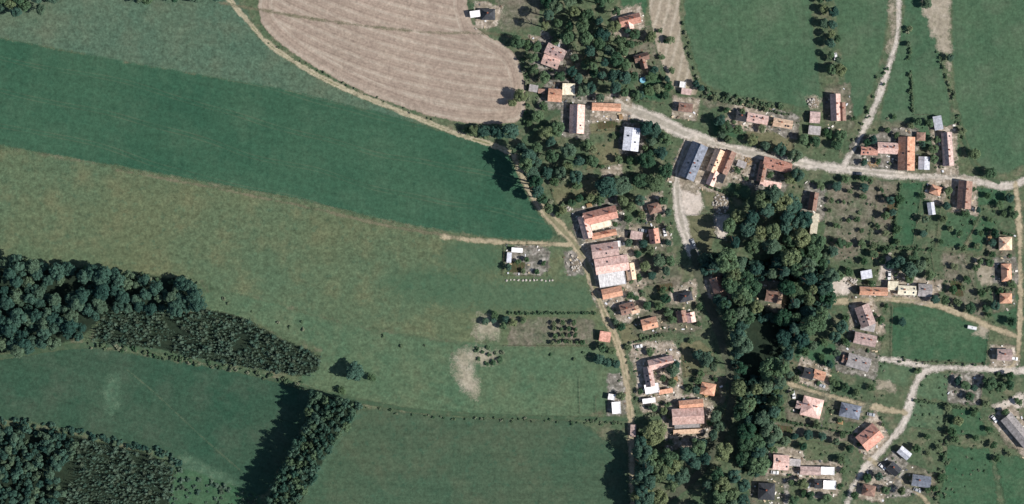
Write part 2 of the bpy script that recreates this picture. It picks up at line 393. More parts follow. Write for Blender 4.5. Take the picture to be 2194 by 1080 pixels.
area('bare_strip', [(2027,135),(2038,135),(2038,172),(2034,172)], M_bare, 'pale tip of bare soil below the bare strip', 'soil', res=0.8)
# smears of pale weeds, bare patches
area('weed_patch', [(232,806),(262,800),(252,840),(262,868),(232,884),(222,850)], M_reed, 'pale weedy smear in the lower left mown meadow', 'weeds')
area('weed_patch', [(385,968),(420,985),(470,1010),(520,1040),(500,1060),(380,1010)], M_reed, 'pale green grass edge beside the bottom left wood', 'weeds')
area('weed_patch', [(785,880),(760,900),(700,985),(660,1060),(645,1060),(690,970),(750,890)], M_reed, 'pale grassy fringe along the right side of the spruce belt', 'weeds')
area('bare_patch', [(982,760),(1008,768),(1020,800),(1022,856),(1006,840),(984,824),(974,800)], M_soil, 'sandy bare patch crossing the long green meadow', 'soil')
area('bare_patch', [(1020,678),(1064,680),(1066,726),(1018,728)], M_soil, 'pale bare patch with two dark bushes', 'soil')
area('bare_patch', [(1085,522),(1178,524),(1176,592),(1084,588)], M_yard2, 'grey ground of the fenced allotment', 'soil')
area('bare_patch', [(250,362),(430,395),(650,440),(850,486),(1080,520),(1080,523),(850,491),(650,444),(430,398),(250,366)], M_margin, 'thin pale dry margin below the dark green strip', 'soil', res=0.9, smooth=0)

# ---- village plots
PL = [
 ('rough_garden', M_rough, [(1060,-40),(1165,-40),(1150,55),(1065,68)], 'rough weedy plot at the top left of the stream wood'),
 ('lawn', M_lawn, [(1335,-40),(1388,-40),(1385,30),(1330,30)], 'small lawn above the topmost red-roofed house'),
 ('garden', M_rough, [(1130,92),(1180,82),(1240,110),(1275,165),(1180,180),(1130,175)], 'garden round the pink-roofed house near the stubble field'),
 ('yard', M_yard, [(1130,75),(1185,80),(1180,100),(1145,110)], 'pale dirt forecourt above the pink-roofed house'),
 ('lawn', M_lawn, [(1372,160),(1410,156),(1422,190),(1418,218),(1380,212)], 'round lawn beside the narrow stubble strip'),
 ('garden', M_rough, [(1335,60),(1395,55),(1410,150),(1375,170),(1350,120)], 'garden below the topmost red-roofed house'),
 ('lawn', M_dull, [(1250,238),(1335,238),(1330,282),(1252,285)], 'dry lawn behind the long pink barn'),
 ('garden', M_yard, [(1260,232),(1330,232),(1330,262),(1258,262)], 'brownish beds below the long orange shed'),
 ('lawn', M_dull, [(1275,310),(1330,300),(1340,345),(1260,362)], 'dry lawn left of the pale metal hall'),
 ('dry_plot', M_dull, [(1182,402),(1275,380),(1280,418),(1190,440)], 'tan dry plot above the big courtyard farm'),
 ('dry_plot', M_yard, [(1285,362),(1332,352),(1334,374),(1290,378)], 'small tan bare plot in the middle of the upper gardens'),
 ('yard', M_pale, [(1456,386),(1494,390),(1510,440),(1494,464),(1454,460)], 'pale gravel lot beside the village road bend'),
 ('lawn', M_dull, [(1500,390),(1545,400),(1560,430),(1530,450),(1510,440)], 'dull lawn right of the gravel lot'),
 ('lawn', M_dull, [(1470,464),(1525,462),(1536,500),(1518,545),(1490,530),(1474,500)], 'dull olive green below the gravel lot'),
 ('yard', M_pale, [(1532,462),(1558,462),(1554,512),(1536,508)], 'pale dirt drive beside the rubble heap'),
 ('yard', M_yard, [(1515,322),(1625,335),(1612,400),(1545,398)], 'brown yards behind the row of farm buildings'),
 ('lawn', M_lawn, [(1560,390),(1612,400),(1605,430),(1560,415)], 'bright lawn behind the row of farm buildings'),
 ('lawn', M_lawn, [(1520,256),(1590,262),(1595,300),(1530,290)], 'garden lawn above the main road'),
 ('lawn', M_dull, [(1600,270),(1698,280),(1698,330),(1640,318),(1595,302)], 'dull lawn below the pink cottages on the main road'),
 ('garden', M_rough, [(1510,212),(1690,240),(1695,256),(1505,225)], 'scrubby strip along the bottom of the pasture'),
 ('yard', M_pale, [(1570,234),(1660,246),(1660,256),(1570,244)], 'pale drive above the pink cottages'),
 ('yard', M_bare, [(1731,208),(1752,206),(1756,230),(1733,234)], 'pale pinkish bare circle at the corner of the pasture'),
 ('yard', M_yard2, [(1842,330),(1922,330),(1922,362),(1842,360)], 'grey courtyard of the orange-roofed farm'),
 ('rough_garden', M_rough, [(1885,260),(1955,260),(1925,305),(1880,300)], 'weedy garden above the orange-roofed farm'),
 ('rough_garden', M_rough, [(1770,395),(1885,388),(1860,500),(1840,550),(1790,555),(1765,500)], 'big weedy plot below the main road junction'),
 ('lawn', M_lawn, [(1930,390),(1978,392),(1958,525),(1912,525)], 'smooth lawn strip below the main road'),
 ('rough_garden', M_rough, [(1885,390),(1925,390),(1905,525),(1866,522)], 'brownish garden strip left of the smooth lawn strip'),
 ('lawn', M_lawn, [(2085,400),(2160,405),(2150,440),(2090,440)], 'lawn right of the long brown house'),
 ('lawn', M_lawn, [(2030,455),(2095,460),(2065,530),(2010,530)], 'green garden below the long brown house'),
 ('lawn', M_lawn, [(2100,465),(2135,475),(2100,535),(2070,538)], 'dark green garden left of the pale orange house'),
 ('dry_plot', M_bare, [(2085,555),(2170,560),(2170,610),(2100,612)], 'tan plot round the second orange house on the right edge'),
 ('rough_garden', M_rough, [(2020,540),(2080,545),(2110,680),(2030,655)], 'purple-brown weedy garden on the right'),
 ('garden', M_lawn, [(2120,625),(2185,630),(2178,705),(2130,690)], 'garden below the third orange house on the right edge'),
 ('lawn', M_lawn, [(1910,655),(1990,655),(2060,682),(2118,712),(2112,775),(1912,770)], 'large green lawn below the cream houses'),
 ('yard', M_pale, [(1762,615),(1800,592),(1830,598),(1830,630),(1780,632)], 'pale yard at the left end of the orange-roofed long house'),
 ('yard', M_pale, [(1880,590),(1905,540),(1912,590),(1995,625),(1990,640),(1885,638)], 'pale concrete yard between the cream houses'),
 ('yard', M_bare, [(2105,690),(2120,700),(2112,722),(2085,715)], 'bare earth beside the white tank'),
 ('garden', M_rough, [(1830,655),(1890,660),(1880,760),(1815,790),(1810,740)], 'cluttered plot round the greyish pink house'),
 ('lawn', M_lawn, [(1712,725),(1810,740),(1790,790),(1700,775)], 'green orchard lawn left of the cluttered plot'),
 ('yard', M_pale, [(1690,830),(1712,838),(1705,880),(1692,870)], 'pale yard left of the patterned pink roof'),
 ('yard', M_pale, [(1735,808),(1775,808),(1780,838),(1745,835)], 'pale forecourt of the brown cottage'),
 ('garden', M_rough, [(1640,905),(1840,930),(1835,950),(1640,925)], 'dark garden rows below the patterned pink roof'),
 ('lawn', M_meadow, [(1880,775),(1960,790),(1940,830),(1884,815)], 'small green field left of the bending lane'),
 ('yard', M_bare, [(1882,815),(1918,824),(1918,836),(1884,828)], 'small pale rectangle of bare soil left of the bending lane'),
 ('lawn', M_meadow, [(1990,800),(2035,800),(2030,862),(1955,850),(1965,820)], 'pale green plot inside the lane bend'),
 ('lawn', M_meadow, [(1950,860),(2025,865),(2018,925),(1938,912)], 'green plot right of the pale lane'),
 ('rough_garden', M_yard2, [(2035,798),(2110,800),(2100,868),(2030,860)], 'brown overgrown plot below the right-hand lane'),
 ('lawn', M_lawn, [(2040,875),(2100,880),(2115,935),(2035,930)], 'dark green plot at the lower right'),
 ('lawn', M_lawn, [(2030,955),(2120,960),(2150,1140),(2005,1140)], 'large green meadow at the bottom right'),
 ('rough_garden', M_rough, [(2120,880),(2194,900),(2300,1000),(2160,960)], 'weedy brown plot beside the long grey roof'),
 ('lawn', M_lawn, [(2130,970),(2300,1000),(2300,1140),(2165,1140)], 'green grass in the bottom right corner'),
 ('yard', M_pale, [(2125,870),(2160,855),(2194,840),(2194,870),(2150,880)], 'pale gravel turn at the right edge'),
 ('yard', M_yard, [(1290,440),(1240,460),(1235,540),(1345,640),(1350,560),(1325,500),(1325,450)], 'trodden farmyard round the big courtyard farm'),
 ('yard', M_yard, [(1345,480),(1440,480),(1440,525),(1360,535)], 'cluttered yard left of the village road'),
 ('rough_garden', M_rough, [(1360,545),(1440,540),(1445,610),(1365,612)], 'scrubby garden between the farm and the village road'),
 ('dry_plot', M_dull, [(1325,700),(1370,690),(1372,725),(1335,735)], 'small dry lawn right of the village lane'),
 ('yard', M_yard, [(1345,735),(1440,730),(1460,760),(1450,850),(1375,850),(1360,800)], 'trodden yard of the lower courtyard farm'),
 ('dry_plot', M_dull, [(1455,735),(1500,728),(1530,760),(1500,790),(1465,810)], 'dry lawn right of the lower courtyard farm'),
 ('yard', M_yard, [(1360,840),(1450,830),(1470,880),(1380,885)], 'brown garden above the long pink barn at the bottom'),
 ('yard', M_yard2, [(1298,800),(1345,800),(1350,890),(1302,890)], 'grey yard with white sheds beside the lane'),
 ('yard', M_yard, [(1440,905),(1510,905),(1510,960),(1440,960)], 'brown yard below the pink barn at the bottom'),
 ('lawn', M_reed, [(1575,955),(1590,945),(1615,965),(1560,972)], 'pale grassy clearing beside the sunken lane'),
 ('lawn', M_lawn, [(1605,685),(1682,690),(1650,778),(1575,818),(1580,740)], 'shaded grass hollow among the valley trees'),
 ('lawn', M_lawn, [(1640,600),(1680,615),(1665,668),(1622,660)], 'grass round the lone house in the valley trees'),
 ('rough_garden', M_rough, [(1420,550),(1445,545),(1480,680),(1440,700)], 'garden left of the sunken lane'),
 ('rough_garden', M_rough, [(1090,680),(1270,685),(1275,740),(1090,740)], 'young orchard plot beside the lane'),
 ('yard', M_yard2, [(1205,535),(1245,540),(1255,590),(1215,590)], 'grey ground with a stone heap beside the lane'),
 ('yard', M_yard, [(1690,975),(1720,985),(1720,1020),(1660,1020)], 'yard of the pink house at the bottom right'),
 ('yard', M_yard2, [(1860,985),(1960,1000),(1990,1060),(1850,1070)], 'cluttered grey yards at the bottom right'),
 ('yard', M_yard2, [(1610,1020),(1690,1025),(1690,1120),(1610,1120)], 'yard round the dark slate house at the bottom'),
]
for nm, mt, pts, lb in PL:
    area(nm, pts, mt, lb, nm.replace('_', ' '), res=0.9, margin=3.0, smooth=0)
for k, (pts, lb) in enumerate([
  ([(1405,612),(1440,605),(1445,622),(1410,628)], 'vegetable bed below the scrubby garden'),
  ([(1090,560),(1125,562),(1124,585),(1090,583)], 'vegetable bed in the fenced allotment'),
  ([(1905,420),(1925,418),(1915,470),(1893,470)], 'vegetable rows in the brownish garden strip'),
  ([(2035,600),(2060,605),(2065,635),(2040,632)], 'vegetable bed in the purple-brown garden'),
  ([(1665,910),(1700,915),(1697,928),(1662,922)], 'vegetable bed below the patterned pink roof'),
  ([(1280,262),(1322,256),(1324,272),(1282,278)], 'vegetable bed behind the long pink barn')]):
    area('vegetable_bed', pts, M_veg, lb, 'vegetable bed', res=0.8, margin=1.0, smooth=0)

area('meadow', [(380,1000),(470,1030),(575,1066),(590,1180),(352,1180),(366,1016)], M_lawn, 'dark rough grass right of the bottom left planted square', 'meadow')
# wood floors
W1 = [(-300,505),(0,552),(240,582),(412,602),(436,655),(385,668),(232,664),(175,728),(0,760),(-300,790)]
W2 = [(225,668),(300,664),(400,672),(450,664),(500,676),(545,692),(610,730),(690,762),(676,808),(560,792),(400,764),(300,744),(195,734)]
W3 = [(-300,890),(0,914),(95,918),(180,938),(376,988),(362,1080),(350,1180),(-300,1180)]
W4 = [(670,842),(778,866),(735,915),(690,990),(650,1060),(610,1180),(560,1180),(592,1030),(660,915)]
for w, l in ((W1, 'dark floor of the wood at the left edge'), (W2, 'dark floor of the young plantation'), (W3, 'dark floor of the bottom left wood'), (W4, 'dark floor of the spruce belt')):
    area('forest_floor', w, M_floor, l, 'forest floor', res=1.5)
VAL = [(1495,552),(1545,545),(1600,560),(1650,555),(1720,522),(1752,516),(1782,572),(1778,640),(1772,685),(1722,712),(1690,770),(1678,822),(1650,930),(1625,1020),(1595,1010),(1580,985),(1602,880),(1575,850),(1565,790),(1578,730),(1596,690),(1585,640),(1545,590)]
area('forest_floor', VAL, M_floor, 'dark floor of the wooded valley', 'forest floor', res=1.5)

# ---------------------------------------------------------------- roads
M_road = ground_mat('village_road', (214, 204, 194), (196, 188, 178), (230, 222, 212), (154, 148, 136), s1=0.05, s2=0.2, grain=0.5, fade=(1.8, 3.2), track=(2.4, (168, 162, 150)), camt=0.8)
M_track = ground_mat('field_track', (186, 176, 150), (168, 160, 136), (206, 196, 172), (112, 116, 92), s1=0.08, s2=0.25, grain=0.45, fade=(0.9, 2.2), track=(1.3, (118, 120, 86)))
M_dirt = ground_mat('dirt_lane', (186, 172, 146), (168, 156, 130), (206, 192, 166), (120, 118, 94), s1=0.08, s2=0.25, grain=0.5, fade=(1.2, 3.0), track=(2.0, (130, 130, 102)))
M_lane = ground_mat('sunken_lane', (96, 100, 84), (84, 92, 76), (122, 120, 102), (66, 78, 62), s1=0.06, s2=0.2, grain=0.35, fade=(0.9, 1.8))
M_reed2 = ground_mat('worn_grass', (96, 112, 90), (84, 106, 84), (112, 120, 98), (72, 98, 78), s1=0.1, s2=0.3, grain=0.4, fade=(0.8, 0.9))
M_grasstrack = ground_mat('grass_track', (80, 102, 78), (70, 94, 72), (108, 114, 90), (54, 76, 58), s1=0.08, s2=0.2, grain=0.32, fade=(0.8, 1.6))
road('field_track', [(470,-30),(500,10),(535,50),(570,92),(650,146),(750,197),(870,243),(940,272),(992,292),(1050,308),(1098,328)], 2.6, M_track, 'sandy field track along the lower edge of the stubble field', 'track')
road('field_track', [(470,5),(560,22),(700,46),(930,72),(1000,70),(1060,72),(1110,84),(1180,86)], 1.0, M_margin, 'grassy track crossing the top of the stubble field', 'track')
road('grass_track', [(-300,800),(0,766),(170,737),(290,741),(450,776),(650,830),(780,862),(940,889),(1345,899)], 2.4, M_grasstrack, 'grassy track between the long green meadow and the lower fields', 'track')
road('grass_track', [(950,508),(1080,520),(1160,522),(1240,526)], 2.2, M_dirt, 'dirt track above the fenced allotment', 'track')
road('dirt_lane', [(1099,327),(1112,360),(1130,405),(1165,452),(1200,486),(1240,530),(1262,572),(1276,625),(1305,695),(1334,765),(1346,840),(1352,895),(1354,990),(1356,1180)], [3, 3, 3.2, 5.5, 5.5, 5, 4, 4, 3.6, 3, 2.6], M_dirt, 'pale dirt lane down the left side of the village', 'lane')
road('grass_track', [(1100,326),(1135,288),(1170,258),(1205,232),(1260,222),(1330,228)], 2.6, M_grasstrack, 'shaded grass lane joining the dirt lane to the main road', 'track')
road('village_road', [(1322,218),(1345,234),(1400,254),(1480,292),(1560,318),(1650,338),(1740,354),(1810,363),(1900,371),(2000,379),(2080,386),(2140,399),(2172,398),(2194,386),(2300,350)], [5, 7, 7, 6.4, 5.6, 5, 5, 5.4, 4.8, 4.4, 4.2, 4, 4, 3.6], M_road, 'pale main road crossing the village', 'road')
road('village_road', [(1486,294),(1466,325),(1453,365),(1450,410),(1457,465),(1470,510),(1486,543)], [5.5, 5, 5, 5.6, 6, 6, 5.5], M_road, 'pale village road branching down from the main road', 'road')
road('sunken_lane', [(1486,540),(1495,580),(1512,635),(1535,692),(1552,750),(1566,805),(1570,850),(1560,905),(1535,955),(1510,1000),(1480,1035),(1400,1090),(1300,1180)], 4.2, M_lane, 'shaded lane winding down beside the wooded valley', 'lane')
road('north_track', [(1925,-40),(1925,30),(1923,75),(1908,130),(1893,180),(1874,230),(1850,280),(1832,318),(1806,360)], [2.4, 2.4, 2.6, 3.2, 3.4, 3.4, 3.6, 4.5], M_road, 'pale track climbing to the top edge between pastures', 'track')
road('north_track', [(1908,-30),(1912,30),(1916,70),(1903,110)], 2.0, M_bare, 'worn strip left of the pale north track', 'track')
road('dirt_track', [(2065,300),(2080,345),(2105,375),(2140,392)], 2.0, M_grasstrack, 'grass track curving down to the main road at the right', 'track')
road('village_lane', [(1750,640),(1800,648),(1880,640),(1975,643),(2060,672),(2125,702),(2182,722)], [2.6, 3, 4, 4, 3, 2.6, 2.4], M_dirt, 'lane passing below the cream houses', 'lane')
road('village_lane', [(2176,392),(2182,450),(2186,560),(2186,640),(2184,722),(2178,780),(2150,795)], 3.0, M_dirt, 'narrow lane along the right edge', 'lane')
road('village_lane', [(2300,786),(2190,796),(2100,790),(1992,786),(1962,815),(1948,872),(1932,918),(1882,968),(1835,1025),(1812,1085),(1800,1180)], [3.4, 3.4, 3.2, 4, 4, 4, 4, 3.4, 3.2, 3, 3], M_road, 'pale lane bending down through the lower right hamlet', 'lane')
road('village_lane', [(1690,822),(1760,845),(1860,870),(1940,886)], 3.0, M_dirt, 'lane in front of the patterned pink roof', 'lane')
road('village_lane', [(1884,770),(1920,772),(1990,786)], 2.6, M_road, 'short pale lane joining the lane bend', 'lane')
road('footpath', [(1850,975),(1900,1010),(1985,1065),(2000,1120)], 2.0, M_dirt, 'dirt path between the bottom right cottages', 'path')
road('footpath', [(272,792),(340,848),(430,935),(520,1012)], 0.5, M_reed2, 'thin pale footpath slanting across the lower left mown meadow', 'path', res=0.6)

# ---------------------------------------------------------------- building materials
RM = {
 'pink':   roof_mat('roof_faded_tile', (232, 200, 190), (216, 176, 166), (154, 126, 116), dirt=0.6),
 'red':    roof_mat('roof_red_tile', (212, 162, 146), (194, 140, 124), (126, 98, 88), dirt=0.6),
 'orange': roof_mat('roof_orange_tile', (222, 174, 148), (206, 150, 124), (142, 112, 92), dirt=0.55),
 'brown':  roof_mat('roof_brown_tile', (158, 128, 116), (132, 106, 96), (86, 76, 68), dirt=0.6),
 'dark':   roof_mat('roof_dark_slate', (70, 72, 78), (56, 60, 66), (92, 90, 82), dirt=0.5),
 'slate':  roof_mat('roof_blue_slate', (136, 142, 156), (112, 118, 132), (84, 86, 84), dirt=0.5),
 'grey':   roof_mat('roof_fibre_cement', (172, 166, 166), (146, 142, 142), (106, 102, 96), dirt=0.6),
 'mauve':  roof_mat('roof_mauve', (200, 176, 170), (174, 148, 144), (112, 100, 94), dirt=0.6),
 'pale':   roof_mat('roof_pale_metal', (216, 218, 228), (196, 198, 210), (152, 152, 156), dirt=0.5),
 'white':  roof_mat('roof_white_sheet', (238, 236, 236), (226, 224, 226), (176, 172, 168), dirt=0.45),
 'cream':  roof_mat('roof_cream_sheet', (240, 232, 210), (228, 216, 192), (180, 168, 146), dirt=0.5),
 'tan':    roof_mat('roof_sand_tile', (232, 202, 176), (216, 180, 154), (152, 126, 106), dirt=0.55),
}
WM = [plain_mat('render_white', (226, 220, 208), (208, 200, 186)), plain_mat('render_cream', (214, 198, 164), (196, 180, 148)),
      plain_mat('render_grey', (178, 172, 164), (156, 150, 142)), plain_mat('render_ochre', (204, 170, 118), (186, 152, 104)), plain_mat('brick_wall', (160, 108, 86), (140, 92, 74))]
M_board = plain_mat('weathered_boards', (150, 136, 118), (126, 114, 98), 2.0)
M_brick = plain_mat('chimney_brick', (150, 92, 74), (126, 76, 62), 3.0)
M_cap = plain_mat('chimney_concrete', (170, 166, 160), (150, 146, 140), 3.0)
M_frame = plain_mat('white_frame', (226, 224, 218), (210, 208, 200), 2.0)
M_door = plain_mat('brown_door', (110, 76, 52), (90, 62, 44), 2.0)
gg = G('window_glass'); gg.col(lin((40, 52, 62))); gg.b.inputs['Roughness'].default_value = 0.08; gg.b.inputs['Specular IOR Level'].default_value = 0.5; M_glass = gg.m
M_metal = plain_mat('zinc', (150, 152, 154), (130, 132, 136), 2.0, 0.45, 0.6)

def bx_mesh(name, *b):
    m = MB(); m.box(*b); return pmesh(name, m.v, m.f)
ME_frame = MB()
for b in ((-.5,.5,-.06,.0,0,.08),(-.5,.5,-.06,.0,1.17,1.25),(-.5,-.42,-.06,.0,.08,1.17),(.42,.5,-.06,.0,.08,1.17),(-.03,.03,-.055,.0,.08,1.17)): ME_frame.box(*b)
ME_frame = pmesh('window', ME_frame.v, ME_frame.f); ME_frame.materials.append(M_frame)
ME_pane = bx_mesh('pane', -.42, .42, -.03, .0, .08, 1.17); ME_pane.materials.append(M_glass)
ME_sill = bx_mesh('sill', -.58, .58, -.12, .0, -.07, -.005); ME_sill.materials.append(M_cap)
ME_door = bx_mesh('door', -.5, .5, -.05, .0, 0, 2.05); ME_door.materials.append(M_door)
ME_handle = bx_mesh('handle', .34, .42, -.12, -.05, .98, 1.06); ME_handle.materials.append(M_metal)
ME_gate = bx_mesh('gate', -1.3, 1.3, -.06, .0, 0, 2.3); ME_gate.materials.append(M_board)
ME_sky = bx_mesh('skylight', -.4, .4, -.6, .6, -.05, .06); ME_sky.materials.append(M_glass)
cm = MB(); cm.box(-.32,.32,-.32,.32,0,1.6); cm.box(-.4,.4,-.4,.4,1.603,1.72); ME_chim = pmesh('chimney', cm.v, cm.f); ME_chim.materials.append(M_brick)

RECTS = []          # (x, y, half length, half width, rotation) of every roof, to keep trees off
LAND = []           # (x, y, short phrase)
hr = random.Random(3)

def slab(m, pts, t):                          # thick roof plane, pts counter-clockwise from above
    top = [Vector(p) for p in pts]; n = (top[1] - top[0]).cross(top[2] - top[0]).normalized()
    m.prism([p - n * t for p in top], top)

def wing(root, spec, kind, rx, ry, wmat):
    cx, cy, L, Wd, ang, h, rh, typ, colr = spec
    X, Y = W(cx, cy); L *= S; Wd *= S; rz = -R(ang); loc = (X - rx, Y - ry, 0)
    RECTS.append((X, Y, L / 2, Wd / 2, rz))
    hl, hw = L / 2 - 0.3, Wd / 2 - 0.3; ov = 0.3; th = 0.14
    wm = MB(); rm = MB()
    if typ == 'gable':
        A = [(-hl,-hw,0),(hl,-hw,0),(hl,hw,0),(-hl,hw,0),(-hl,-hw,h),(hl,-hw,h),(hl,hw,h),(-hl,hw,h),(-hl,0,h+rh),(hl,0,h+rh)]
        wm.v = A; wm.f = [[0,1,5,4],[2,3,7,6],[1,2,6,9,5],[3,0,4,8,7],[0,3,2,1]]
        e = rh / hw * ov; z0 = h - e + 0.16; zr = h + rh + 0.16; l = hl + ov; w = hw + ov
        slab(rm, [(-l,-w,z0),(l,-w,z0),(l,-.004,zr),(-l,-.004,zr)], th)
        slab(rm, [(l,w,z0),(-l,w,z0),(-l,.004,zr),(l,.004,zr)], th)
    elif typ == 'hip':
        wm.box(-hl, hl, -hw, hw, 0, h); k = max(hl - hw, 0.2); l = hl + ov; w = hw + ov; z0 = h + 0.02; zr = h + rh
        v = [(-l,-w,z0),(l,-w,z0),(l,w,z0),(-l,w,z0),(-k,0,zr),(k,0,zr)]
        rm.v = v; rm.f = [[0,1,5,4],[2,3,4,5],[1,2,5],[3,0,4],[3,2,1,0]]
    elif typ == 'shed':
        A = [(-hl,-hw,0),(hl,-hw,0),(hl,hw,0),(-hl,hw,0),(-hl,-hw,h),(hl,-hw,h),(hl,hw,h+rh),(-hl,hw,h+rh)]
        wm.v = A; wm.f = [[0,1,5,4],[2,3,7,6],[1,2,6,5],[3,0,4,7],[0,3,2,1]]
        e = rh / (2 * hw) * ov; l = hl + ov; w = hw + ov
        slab(rm, [(-l,-w,h-e+.16),(l,-w,h-e+.16),(l,w,h+rh+e+.16),(-l,w,h+rh+e+.16)], th)
    else:
        wm.box(-hl, hl, -hw, hw, 0, h); l = hl + .15; w = hw + .15
        rm.box(-l, l, -w, w, h + .003, h + .18)
        for b in ((-l,l,-w,-w+.2),(-l,l,w-.2,w),(-l,-l+.2,-w+.203,w-.203),(l-.2,l,-w+.203,w-.203)): rm.box(*b, h + .183, h + .4)
    wm.build('wall', wmat, root, loc=loc, rz=rz)
    roof = rm.build('roof', RM[colr], root, loc=loc, rz=rz)
    if typ == 'gable':
        m = MB(); l = hl + ov
        z = h + rh + .17; m.prism([(-l,-.18,z-.1),(l,-.18,z-.1),(l,.18,z-.1),(-l,.18,z-.1)], [(-l,-.07,z+.06),(l,-.07,z+.06),(l,.07,z+.06),(-l,.07,z+.06)])
        m.build('ridge_cap', RM[colr], roof)
        for s in (-1, 1):
            g = MB(); yy = s * (hw + ov + .07); z0 = h - rh / hw * ov + .02
            g.box(-l, l, yy - .06, yy + .06, z0 - .1, z0); g.build('gutter', M_metal, roof)
    if kind == 'house' and typ in ('gable', 'hip'):
        for c in range(1 if L < 11 else 2):
            cxl = hl * (hr.uniform(-.5, .1) if c == 0 else hr.uniform(.35, .7))
            ch = link('chimney', ME_chim, None, roof, (cxl, hw * .22, h + rh * .72)); 
    if kind in ('house', 'barn') and typ == 'gable' and L > 7 and hr.random() < .55:
        for q in range(hr.choice((1, 1, 2, 3))):
            sg = hr.choice((-1, 1)); sk = link('skylight', ME_sky, None, roof, (hl * hr.uniform(-.8, .8), sg * hw * .5, h + rh * .5 + .2)); sk.rotation_euler = (-sg * math.atan2(rh, hw), 0, 0)
    if kind in ('house', 'barn') and h > 2.4:
        step = 2.9 if kind == 'house' else 4.2
        for s in (-1, 1):
            n = max(1, int((L - 1.2) / step)); 
            for i in range(n):
                xx = -L / 2 + (i + .5) * L / n
                lx, ly = xx, s * (hw + .002); r = 0 if s < 0 else math.pi
                if s < 0 and i == n // 2:
                    d = link('door' if kind == 'house' else 'gate', ME_door if kind == 'house' else ME_gate, None, root)
                    place_local(d, loc, rz, lx, ly, 0.02, r)
                    if kind == 'house': link('handle', ME_handle, None, d)
                    continue
                w_ = link('window', ME_frame, None, root); place_local(w_, loc, rz, lx, ly, .95, r)
                link('pane', ME_pane, None, w_); link('sill', ME_sill, None, w_)

def place_local(o, loc, rz, lx, ly, z, r):
    c, s = math.cos(rz), math.sin(rz)
    o.location = (loc[0] + lx * c - ly * s, loc[1] + lx * s + ly * c, loc[2] + z); o.rotation_euler = (0, 0, rz + r)

def building(name, label, short, cat, wings, kind='house', wall=0, group=None):
    rx, ry = W(wings[0][0], wings[0][1])
    root = bpy.data.objects.new(name, None); COL.objects.link(root); root.location = (rx, ry, 0.0); root.empty_display_size = 1
    tag(root, label, cat, group)
    wmat = WM[wall] if wall >= 0 else M_board
    for s in wings: wing(root, s, kind, rx, ry, wmat)
    if short: LAND.append((rx, ry, short))
    if short and kind != 'shed': house_yard(short, wings, len(RECTS))
    return root

def house_yard(label, wings, seed):
    g = random.Random(seed); pts = []
    for (cx, cy, L, Wd, ang, *_r) in wings:
        for ux, uy in ((-1, -1), (1, -1), (1, 1), (-1, 1)):
            lx = ux * (L / 2 + g.uniform(6, 24)); ly = uy * (Wd / 2 + g.uniform(6, 22)); c, s_ = math.cos(R(ang)), math.sin(R(ang))
            pts.append((cx + lx * c - ly * s_, cy + lx * s_ + ly * c))
    pts = sorted(set(pts)); hull = []
    for seq in (pts, pts[::-1]):
        h = []
        for p in seq:
            while len(h) > 1 and (h[-1][0]-h[-2][0])*(p[1]-h[-2][1]) - (h[-1][1]-h[-2][1])*(p[0]-h[-2][0]) <= 0: h.pop()
            h.append(p)
        hull += h[:-1]
    poly = np.array([W(*p) for p in hull]); lo = poly.min(0) - 3; hi = poly.max(0) + 3
    def sdf(P):
        d = poly_sd(P, poly)
        for ln, wd in ROADS:
            if ln[:, 0].min() > hi[0] + 5 or ln[:, 0].max() < lo[0] - 5 or ln[:, 1].min() > hi[1] + 5 or ln[:, 1].max() < lo[1] - 5: continue
            for i in range(len(ln) - 1): d = np.minimum(d, seg_dist(P, ln[i], ln[i + 1]) - wd[i] + .8)
        return d
    o = grid_sheet('yard', sdf, (lo[0], lo[1], hi[0], hi[1]), g.choice((M_yard, M_yard, M_yard2, M_rough)), .9, 3.0, next_z((lo[0], lo[1], hi[0], hi[1])))
    tag(o, 'trodden ground round ' + label, 'yard', kind='structure'); AUTOY.append(hull)
AUTOY = []
B = building
# x, y, length, width, turn (clockwise on the map), wall height, roof height, type, colour
B('house', 'pink and grey roofed house right of the stubble field corner', 'the pink and grey house', 'house',
  [(1190,112,44,24,25,3.4,3.0,'gable','mauve'),(1180,133,38,22,20,3.2,2.6,'gable','pink')])
B('house', 'orange roofed house with a cream annex left of the stream wood', 'the cream-annexed orange house', 'house',
  [(1189,205,30,28,4,3.4,2.8,'gable','orange'),(1218,192,28,26,2,3.6,0.3,'flat','cream')], wall=1)
B('shed', 'long narrow orange roofed shed near the top of the main road', 'the long orange shed', 'shed', [(1299,230,62,17,2,2.6,1.4,'gable','orange')], 'barn', -1)
B('barn', 'long barn with faded pink roof running up and down, left of the pale hall', 'the long pink barn', 'barn', [(1236,256,62,32,92,3.6,3.4,'gable','pink')], 'barn', 0)
B('house', 'topmost house with dark red roof and pink gable beside the narrow stubble strip', 'the topmost red house', 'house',
  [(1349,44,46,22,-14,3.4,3.0,'gable','red'),(1346,52,24,20,-104,3.2,2.4,'gable','pink')])
B('house', 'small brown cross-shaped cottage below the topmost red house', 'the small cross-shaped brown cottage', 'house',
  [(1374,124,32,16,-16,2.8,2.4,'gable','brown'),(1378,138,22,14,74,2.8,2.0,'gable','brown')], wall=1)
B('shed', 'small grey shed beside the stubble field edge', 'the small grey shed', 'shed', [(1143,190,19,15,10,2.4,.7,'shed','grey')], 'shed', -1)
B('house', 'small dark roofed house beside the stubble field at the top edge', 'the dark house at the top edge', 'house', [(1046,32,30,24,0,3.2,2.6,'hip','dark')])
B('shed', 'white roofed shed left of the dark house at the top edge', 'the white shed at the top edge', 'shed', [(1018,31,22,14,-8,2.6,.6,'shed','white')], 'shed', 0)
B('shed', 'tiny white roofed hut at the foot of the narrow stubble strip', 'the tiny white hut', 'shed', [(1462,182,14,14,8,2.6,.3,'flat','white')], 'shed', 0)
